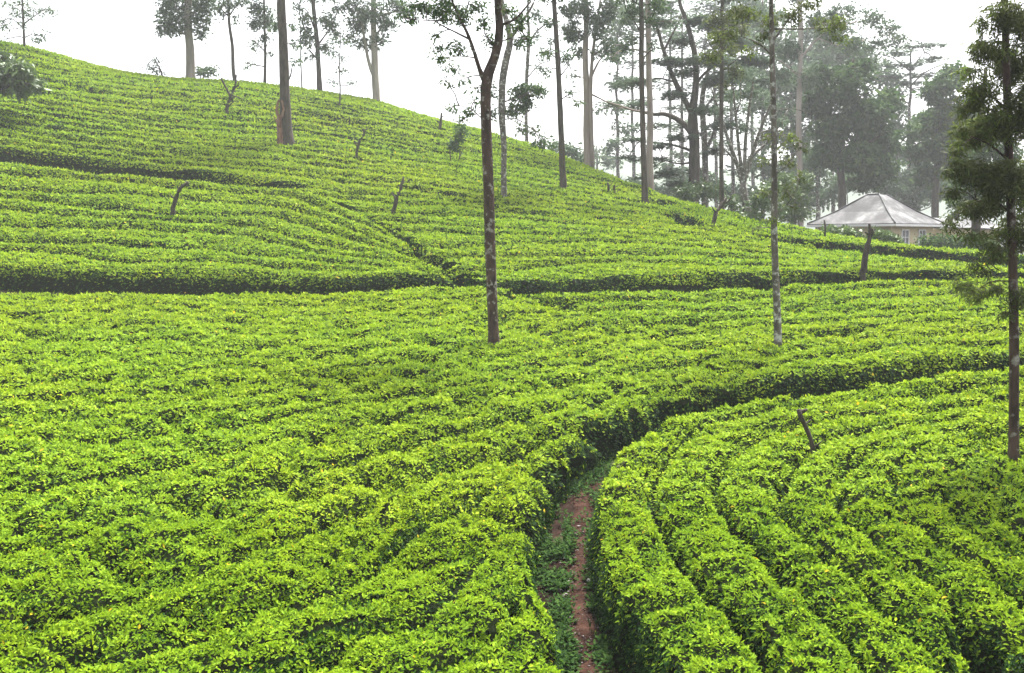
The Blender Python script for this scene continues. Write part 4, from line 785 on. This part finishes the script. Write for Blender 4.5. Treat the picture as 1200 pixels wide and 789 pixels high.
shrub('pale leafy bush between the vase-shaped tree and the massive trunk', 58, 852, 252, [(856, 236, 10, 8, 1.2), (864, 246, 10, 5, 1.2)], 'bush')
shrub('loose leafy bush at the foot of the vase-shaped tree', 52, 888, 262, [(890, 236, 14, 12, 1.1), (904, 222, 12, 12, .9), (880, 252, 14, 7, 1.1), (908, 246, 12, 8, 1)], 'bush')
shrub('tall loose shrub with pale leaves growing beside the bungalow roof', 60, 936, 270, [(930, 236, 13, 14, 1.1), (920, 212, 12, 12, .9), (942, 214, 12, 14, .9), (926, 254, 16, 7, 1.2), (946, 250, 8, 8, 1)], 'bush')

for (lab, Y, u, v, cl) in (
    ('broad misty thicket far behind the bungalow roof', 104, 1010, 300, [(990, 214, 26, 12, 1.1), (1020, 208, 26, 14, 1.1), (1046, 222, 22, 12, 1.1), (972, 228, 18, 10, 1)]),
    ('misty thicket far behind the low shed', 106, 1100, 300, [(1076, 210, 22, 14, 1.1), (1104, 222, 24, 12, 1.1), (1130, 232, 20, 10, 1.1), (1150, 214, 20, 14, 1.1), (1064, 236, 20, 10, 1)]),
    ('misty thicket below the edge, behind the massive dark trunk', 100, 780, 300, [(772, 226, 20, 8, .9), (798, 222, 20, 10, 1), (826, 216, 20, 12, 1), (846, 226, 18, 10, 1), (748, 216, 16, 6, .7)]),
    ('misty thicket behind the vase-shaped tree', 102, 900, 300, [(870, 226, 20, 12, 1), (896, 230, 22, 12, 1.1), (922, 224, 20, 14, 1.1), (950, 236, 18, 12, 1.1)])):
    shrub(lab, Y, u, v, cl, 'gum', 1.1, 5.2, 'misty thickets far below the slope', 'thicket')

# dead stumps of pollarded shade trees
def stump(label, Y, stems, mat='deadwood', tuft=None, group='dead stumps among the tea', name='dead_stump'):
    _seed[0] += 1
    hb_ = hit([stems[0][0][0]], [stems[0][0][1] - 2])[0]
    if abs(hb_[1] - Y) < 9 and Y > 20 or Y < 20: Y = float(hb_[1]) - 0.15
    p0, r0 = px_path(stems[0], Y); b = p0[0]; gz = float(ground_z(b[0:1], b[1:2])[0]); off = np.array([b[0], b[1], gz])
    w = Wood()
    for i, s in enumerate(stems):
        p, r_ = px_path(s, Y, 0, 0)
        if i == 0:
            n = np.array([b[0], b[1], gz - .12]); p = np.vstack([n, p]); r_ = np.r_[r_[0] * 1.15, r_]
        r_ = r_ * (0.85 if Y > 20 else 0.7)
        q = resample(np.c_[p, r_], 14); q[:, :3] += np.random.default_rng(_seed[0] + i).normal(0, 0.22, (14, 3)) * q[:, 3:4]
        w.add(q[:, :3], q[:, 3] * (1 + 0.25 * (vn(np.arange(14) * .8, np.full(14, _seed[0] * 1.1), 2) - .5)), 8, _seed[0] % 30)
        if i == 0 and mat == 'deadwood':
            rr = np.random.default_rng(_seed[0] + 50)
            for kk in (8, 11):
                e = q[kk, :3] + norm(np.array([rr.choice([-1, 1]) * rr.uniform(.6, 1), rr.uniform(-.6, .6), rr.uniform(.3, 1)])) * q[kk, 3] * rr.uniform(3.5, 6)
                w.add(resample(np.array([q[kk, :3], .5 * (q[kk, :3] + e) + [0, 0, -q[kk, 3] * .4], e]), 6), np.linspace(q[kk, 3] * .55, q[kk, 3] * .2, 6), 6, kk)
    if tuft:
        root = empty(name, off, label, 'stump', group)
        w.build('trunk', M[mat], root, off)
        v_, f_, tn = crown_mesh(tuft, Y, np.random.default_rng(_seed[0]), 1.6, 6.0, .6, .2, False)
        mesh_obj('foliage', v_, [f_], M['dark'], root, off, tone=tn)
    else:
        o = mesh_obj(name, np.vstack(w.V), [np.vstack(w.q), np.vstack(w.t)], M[mat], None, off, smooth=True)
        props(o, label, 'stump', group)
stump('forked dead stump shaped like a Y high on the slope', 66, [[(266, 130, 5), (268, 120, 5), (270, 112, 5)], [(270, 112, 4), (265, 103, 3), (260, 94, 2.4), (259, 91, 1.6)], [(270, 112, 4.4), (274, 104, 4), (276, 96, 3), (277, 88, 2)], [(274, 104, 3), (279, 100, 2), (280, 96, 1.4)], [(271, 112, 2.4), (279, 114, 1.6), (286, 117, 1)]])
stump('reddish broken stump leaning against the foot of the big bare dark trunk', 56.6, [[(328, 166, 8), (327, 150, 8), (327, 138, 6)], [(327, 140, 5), (324, 128, 4), (327, 117, 3)], [(328, 142, 4), (332, 130, 3), (330, 118, 2.4)], [(326, 144, 2), (322, 140, 1.6), (321, 136, 1.2)]], 'deadred')
stump('short dark stump bent over at its top, between the two drains', 41, [[(202, 248, 6.5), (204, 236, 6), (208, 226, 6), (213, 219, 5), (221, 214, 3.4)], [(212, 220, 3.5), (217, 217, 3), (219, 213, 2.4)]])
stump('thin zigzag dead stump below the skyline saplings', 57, [[(418, 184, 3.6), (419, 172, 3.6), (423, 163, 3.6), (427, 157, 3), (425, 151, 2.6)], [(419, 172, 2.4), (416, 168, 2), (415, 165, 1.4)], [(426, 153, 2), (431, 151, 1.4)]])
stump('leaning dead stump with a knotted head, uphill of the tall reddish forking tree', 45, [[(461, 249, 5.5), (464, 236, 5.5), (468, 225, 5), (472, 214, 4), (473, 207, 2.4)]])
stump('tiny dead stump right on the skyline, in front of the white sky', 74, [[(515, 150, 4), (516, 144, 4), (517, 138, 3), (518, 132, 2)], [(516, 145, 2.4), (513, 142, 2)]])
stump('crooked dead stump leaning towards the thin dark stem at the end of the slope', 49.5, [[(836, 262, 5.5), (838, 252, 5.5), (843, 244, 5), (848, 237, 4.4), (852, 232, 3)], [(846, 240, 3), (853, 236, 2.2), (857, 230, 1.6)]])
stump('tall crooked dead stump standing below the bungalow', 35.5, [[(1011, 316, 9), (1013, 302, 8), (1016, 290, 7), (1019, 278, 5.6), (1019, 262, 3.6)], [(1018, 280, 4), (1023, 274, 3), (1022, 268, 2.2)], [(1018, 275, 3.4), (1014, 272, 2.4)]])
stump('bent dead stump with a knobbed head among the hedges below the path', 15.6, [[(952, 526, 8), (949, 512, 7), (944, 500, 7.5), (939, 489, 9), (936, 480, 8.5)], [(938, 484, 7), (943, 481, 6), (946, 480, 4)]])
stump('one of a pair of tiny stumps near the edge of the slope, the uphill one', 59, [[(713, 224, 3.5), (713, 219, 3), (712, 214, 2.4)]])
stump('one of a pair of tiny stumps near the edge of the slope, the downhill one', 58, [[(720, 225, 3.5), (720, 220, 3), (721, 215, 2.4)]])
stump('thin grey post beside the bungalow roof', 47, [[(967, 278, 3), (967, 268, 2.6), (966, 258, 2.2)]], group=None, name='post')

# ------------------------------------------------------------------ bungalow
M['wall'] = solid_mat('cream_plaster', (0.50, 0.43, 0.27), (0.62, 0.54, 0.36), 0.9, 0.9)
M['white'] = solid_mat('white_paint', (0.72, 0.72, 0.70), (0.8, 0.8, 0.79), 3, 0.6)
M['glass'] = solid_mat('dark_window_glass', (0.05, 0.06, 0.07), (0.09, 0.10, 0.11), 2, 0.15, spec=0.6)
def roof_mat():
    m, nt, out = new_mat('grey_metal_sheets'); L = nt.links
    tc = nt.nodes.new('ShaderNodeTexCoord')
    wv = nt.nodes.new('ShaderNodeTexWave'); wv.inputs['Scale'].default_value = 4.0; wv.bands_direction = 'X'
    L.new(tc.outputs['UV'], wv.inputs['Vector'])
    n = noise_tex(nt, 0.8, 5, 0.6, geo_pos(nt)); r = ramp(nt, [(0.40, (0.034, 0.033, 0.036)), (0.50, (0.060, 0.059, 0.063)), (0.58, (0.10, 0.10, 0.103)), (0.64, (0.16, 0.16, 0.16))]); L.new(n.outputs['Fac'], r.inputs['Fac'])
    p = nt.nodes.new('ShaderNodeBsdfPrincipled'); L.new(r.outputs['Color'], p.inputs['Base Color']); p.inputs['Roughness'].default_value = 0.75; p.inputs['Specular IOR Level'].default_value = 0.2
    b = nt.nodes.new('ShaderNodeBump'); b.inputs['Strength'].default_value = 0.5; b.inputs['Distance'].default_value = 0.02
    L.new(wv.outputs['Fac'], b.inputs['Height']); L.new(b.outputs[0], p.inputs['Normal']); L.new(p.outputs[0], out.inputs['Surface'])
    return m
M['roof'] = roof_mat()
def add_uv(o, fn):
    me = o.data; uv = me.uv_layers.new(name='uv')
    for l in me.loops: uv.data[l.index].uv = fn(me.vertices[l.vertex_index].co)
def box(lo, hi):
    x0, y0, z0 = lo; x1, y1, z1 = hi
    V = np.array([(x0, y0, z0), (x1, y0, z0), (x1, y1, z0), (x0, y1, z0), (x0, y0, z1), (x1, y0, z1), (x1, y1, z1), (x0, y1, z1)], float)
    return V, np.array([(0, 3, 2, 1), (4, 5, 6, 7), (0, 1, 5, 4), (1, 2, 6, 5), (2, 3, 7, 6), (3, 0, 4, 7)])
def boxes(name, bl, mat, parent):
    V = []; Fc = []; o = 0
    for lo, hi in bl:
        v, f = box(lo, hi); V.append(v); Fc.append(f + o); o += 8
    return mesh_obj(name, np.vstack(V), [np.vstack(Fc)], mat, parent)

YH = 62.0
corner = at(1049, 261.5, YH)                 # nearest eave corner
ang = math.atan2(3.4, -6.0)                  # direction of the longer eave, away to one side
eaveZ = corner[2]
hb = empty('bungalow', (0, 0, 0), 'small cream bungalow with a pale grey hipped metal roof behind the tea', 'house')
LX, LY = 6.25, 6.25                             # roof plan: along local x and y
hb.location = (corner[0], corner[1], eaveZ - 2.55); hb.rotation_euler = (0, 0, ang - math.pi / 2)
# local frame: +y runs along the longer eave, -x... keep (0,0) at the near corner; building lies in x<0..? choose +x away to the other side
hb.rotation_euler = (0, 0, math.atan2(4.0, 4.8))   # local +x = shorter eave, local +y = longer eave
gzh = -2.55
# walls (overhang 0.6)
ov = 0.55; x0, y0, x1, y1 = ov, ov, LY - ov, LX - ov
wv_ = [((x0, y0, -1.0), (x1, y0 + .2, 2.62)), ((x0, y1 - .2, -1.0), (x1, y1, 2.62)), ((x0, y0 + .2, -1.0), (x0 + .2, y1 - .2, 2.62)), ((x1 - .2, y0 + .2, -1.0), (x1, y1 - .2, 2.62))]
boxes('wall', wv_, M['wall'], hb)
# two-pitch roof: shallow skirt, steeper hip above, short ridge
def roof(parent):
    zs = [2.55, 3.32, 4.45]; ins = [0.0, 1.25, 2.68]
    V = []; 
    for z, i in zip(zs, ins):
        V += [(i, i, z), (LY - i, i, z), (LY - i, LX - i, z), (i, LX - i, z)]
    V = np.array(V, float); V2 = V - [0, 0, 0.07]
    f = []
    for k in range(2):
        for a in range(4):
            b = (a + 1) % 4; f.append((4 * k + a, 4 * k + b, 4 * k + 4 + b, 4 * k + 4 + a))
    f.append((8, 9, 10, 11)); f = np.array(f); g2 = f[:, ::-1] + 12
    rim = np.array([(b, a, a + 12, b + 12) for a, b in ((0, 1), (1, 2), (2, 3), (3, 0))])
    # separate verts per face so the sheets keep hard edges and run down the slope
    allf = np.vstack([f, g2, rim]); VV = np.vstack([V, V2])[allf.ravel()]; ff = np.arange(len(allf) * 4).reshape(-1, 4)
    o = mesh_obj('roof', VV, [ff], M['roof'], parent)
    uv = o.data.uv_layers.new(name='uv'); dirs = [0, 1, 0, 1] * 2
    for p in o.data.polygons:
        ax = dirs[p.index % 4] if p.index < 8 else 0
        for l in p.loop_indices:
            c = o.data.vertices[o.data.loops[l].vertex_index].co; uv.data[l].uv = (c[ax], c[2])
    hips = Wood()
    for a in range(4):
        hips.add(resample(np.array([V[a] + [0, 0, .03], V[4 + a] + [0, 0, .03], V[8 + a] + [0, 0, .03]]), 7), np.full(7, 0.045), 6)
    hips.add(resample(np.array([V[8] + [.02, 0, .04], V[11] + [.02, 0, .04]]), 4), np.full(4, .05), 6)
    h = hips.build('ridge_cap', M['roof'], o, (0, 0, 0))
    boxes('fascia', [((0.02, -0.03, 2.36), (LY - 0.02, 0.0, 2.50)), ((-0.03, 0.02, 2.36), (0.0, LX - 0.02, 2.50)), ((LY, 0.02, 2.36), (LY + .03, LX - .02, 2.50)), ((0.02, LX, 2.36), (LY - .02, LX + .03, 2.50))], M['white'], o)
roof(hb)
def window(cx, parent, w=0.95, z0=1.15, z1=2.2):
    yf = y0
    fr = boxes('window', [((cx - w / 2, yf - .05, z0), (cx - w / 2 + .1, yf + .01, z1)), ((cx + w / 2 - .1, yf - .05, z0), (cx + w / 2, yf + .01, z1)), ((cx - w / 2 + .1, yf - .05, z0), (cx + w / 2 - .1, yf + .01, z0 + .1)),
                          ((cx - w / 2 + .1, yf - .05, z1 - .1), (cx + w / 2 - .1, yf + .01, z1)), ((cx - .03, yf - .045, z0 + .1), (cx + .03, yf + .01, z1 - .1)), ((cx - w / 2 + .1, yf - .043, 1.66), (cx - .03, yf + .01, 1.7)), ((cx + .03, yf - .043, 1.66), (cx + w / 2 - .1, yf + .01, 1.7))], M['white'], parent)
    boxes('pane', [((cx - w / 2 + .1, yf - .012, z0 + .1), (cx + w / 2 - .1, yf - .004, z1 - .1))], M['glass'], fr)
for cx in (2.2, 4.3): window(cx, hb)
# low shed beyond the hedge
sh = empty('shed', at(1130, 285, 66), 'low shed with a pale sheet-metal roof half hidden behind the dark hedge', 'shed')
p = at(1096, 264, 66); sh.location = (p[0], p[1], p[2] - 2.3)
boxes('wall', [((0.3, 0.3, -1.2), (4.4, 3.2, 2.1))], M['wall'], sh)
V = np.array([(0, 0, 2.2), (4.8, 0, 2.05), (4.8, 3.6, 2.75), (0, 3.6, 2.9)], float); V = np.vstack([V, V - [0, 0, .06]])
o = mesh_obj('roof', V, [np.array([(0, 1, 2, 3), (7, 6, 5, 4), (1, 0, 4, 5), (2, 1, 5, 6), (3, 2, 6, 7), (0, 3, 7, 4)])], M['roof'], sh); add_uv(o, lambda c: (c[0], c[1]))

# clipped hedges by the house
def hedge(label, pa, pb, Y, hpx, leaf='dark'):
    _seed[0] += 1; r = np.random.default_rng(_seed[0])
    a = at(*pa, Y); b = at(*pb, Y); n = 600
    t = r.random(n); w_ = 0.45
    q = a[None] * (1 - t)[:, None] + b[None] * t[:, None]; hh = hpx / F * Y
    q[:, 2] -= r.random(n) ** 0.7 * hh * 1.6; q[:, 1] += r.uniform(-w_, w_, n); q[:, 0] += r.normal(0, .05, n)
    q[:, 2] += (vn(q[:, 0] * 2, q[:, 1] * 2, 2) - .5) * .35
    k = np.repeat(np.arange(n), 7); N = len(k); P = q[k] + r.normal(0, .09, (N, 3))
    az = r.uniform(0, 6.283, N); el = r.normal(0.2, .5, N); D = np.stack([np.cos(az) * np.cos(el), np.sin(az) * np.cos(el), np.sin(el)], -1); Wd = norm(np.cross(D, r.normal(0, 1, (N, 3)))); U = np.cross(Wd, D)
    v_, f_, r_ = leaves(P, D, Wd, U, r.uniform(.12, .26, N), .5, False)
    o = mesh_obj('hedge', v_, [f_], M[leaf], None, 0.5 * (a + b), tone=r.random(N)); props(o, label, 'hedge')
hedge('dark green clipped hedge in front of the low shed', (1078, 276), (1168, 279), 52, 14)
hedge('low dark hedge under the longer eave of the bungalow roof', (968, 268), (1006, 273), 50, 8, 'bush')
hedge('small dark hedge before the bungalow corner, beside the window', (1022, 274), (1050, 277), 49, 7, 'bush')

# ------------------------------------------------------------------ haze, sky, sun, camera
V, f = box((-660, -140, -40), (660, 660, 55))
hz = mesh_obj('haze', V, [f], bpy.data.materials.new('thin_mist')); props(hz, kind='stuff')
m = hz.data.materials[0]; m.use_nodes = True; nt = m.node_tree; nt.nodes.clear()
out = nt.nodes.new('ShaderNodeOutputMaterial'); pv = nt.nodes.new('ShaderNodeVolumePrincipled')
pv.inputs['Color'].default_value = (0.93, 0.96, 1.0, 1); pv.inputs['Density'].default_value = 0.00056; pv.inputs['Anisotropy'].default_value = 0.1
nt.links.new(pv.outputs[0], out.inputs['Volume'])

SUN_EL, SUN_AZ = R(64), R(25)       # azimuth from +Y towards +X: beyond the slope
w = bpy.data.worlds.new('World'); scene.world = w; w.use_nodes = True; nt = w.node_tree; nt.nodes.clear()
out = nt.nodes.new('ShaderNodeOutputWorld'); bg = nt.nodes.new('ShaderNodeBackground'); sky = nt.nodes.new('ShaderNodeTexSky')
sky.sky_type = 'NISHITA'; sky.sun_disc = False; sky.sun_elevation = SUN_EL; sky.sun_rotation = SUN_AZ; sky.dust_density = 6.0; sky.air_density = 1.0
hs = nt.nodes.new('ShaderNodeHueSaturation'); hs.inputs['Saturation'].default_value = 0.25
nt.links.new(sky.outputs[0], hs.inputs['Color']); nt.links.new(hs.outputs[0], bg.inputs['Color']); bg.inputs['Strength'].default_value = 0.11
nt.links.new(bg.outputs[0], out.inputs['Surface'])
ld = bpy.data.lights.new('sun', 'SUN'); ld.energy = 4.0; ld.angle = R(18); ld.color = (1.0, 0.965, 0.90)
lo = bpy.data.objects.new('sun', ld); COL.objects.link(lo)
d = np.array([math.sin(SUN_AZ) * math.cos(SUN_EL), math.cos(SUN_AZ) * math.cos(SUN_EL), math.sin(SUN_EL)])
from mathutils import Vector
lo.rotation_euler = Vector(d).to_track_quat('Z', 'Y').to_euler(); lo.location = tuple(d * 60)

cd = bpy.data.cameras.new('camera'); cam = bpy.data.objects.new('camera', cd); COL.objects.link(cam)
cd.sensor_width = 36.0; cd.lens = 36.0 * F / 1200.0; cd.clip_start = 0.1; cd.clip_end = 3000
cam.location = (0, 0, 0); cam.rotation_euler = (math.pi / 2 - PITCH, 0, 0)
scene.camera = cam
vs = scene.view_settings
vs.view_transform = 'Standard'; vs.look = 'None'; vs.exposure = 2.1; vs.gamma = 1.0; vs.use_curve_mapping = False
cy = scene.cycles
cy.max_bounces = 6; cy.diffuse_bounces = 3; cy.glossy_bounces = 2; cy.transmission_bounces = 3; cy.transparent_max_bounces = 4; cy.volume_bounces = 1
cy.use_denoising = True
try: cy.denoiser = 'OPENIMAGEDENOISE'
except Exception: pass
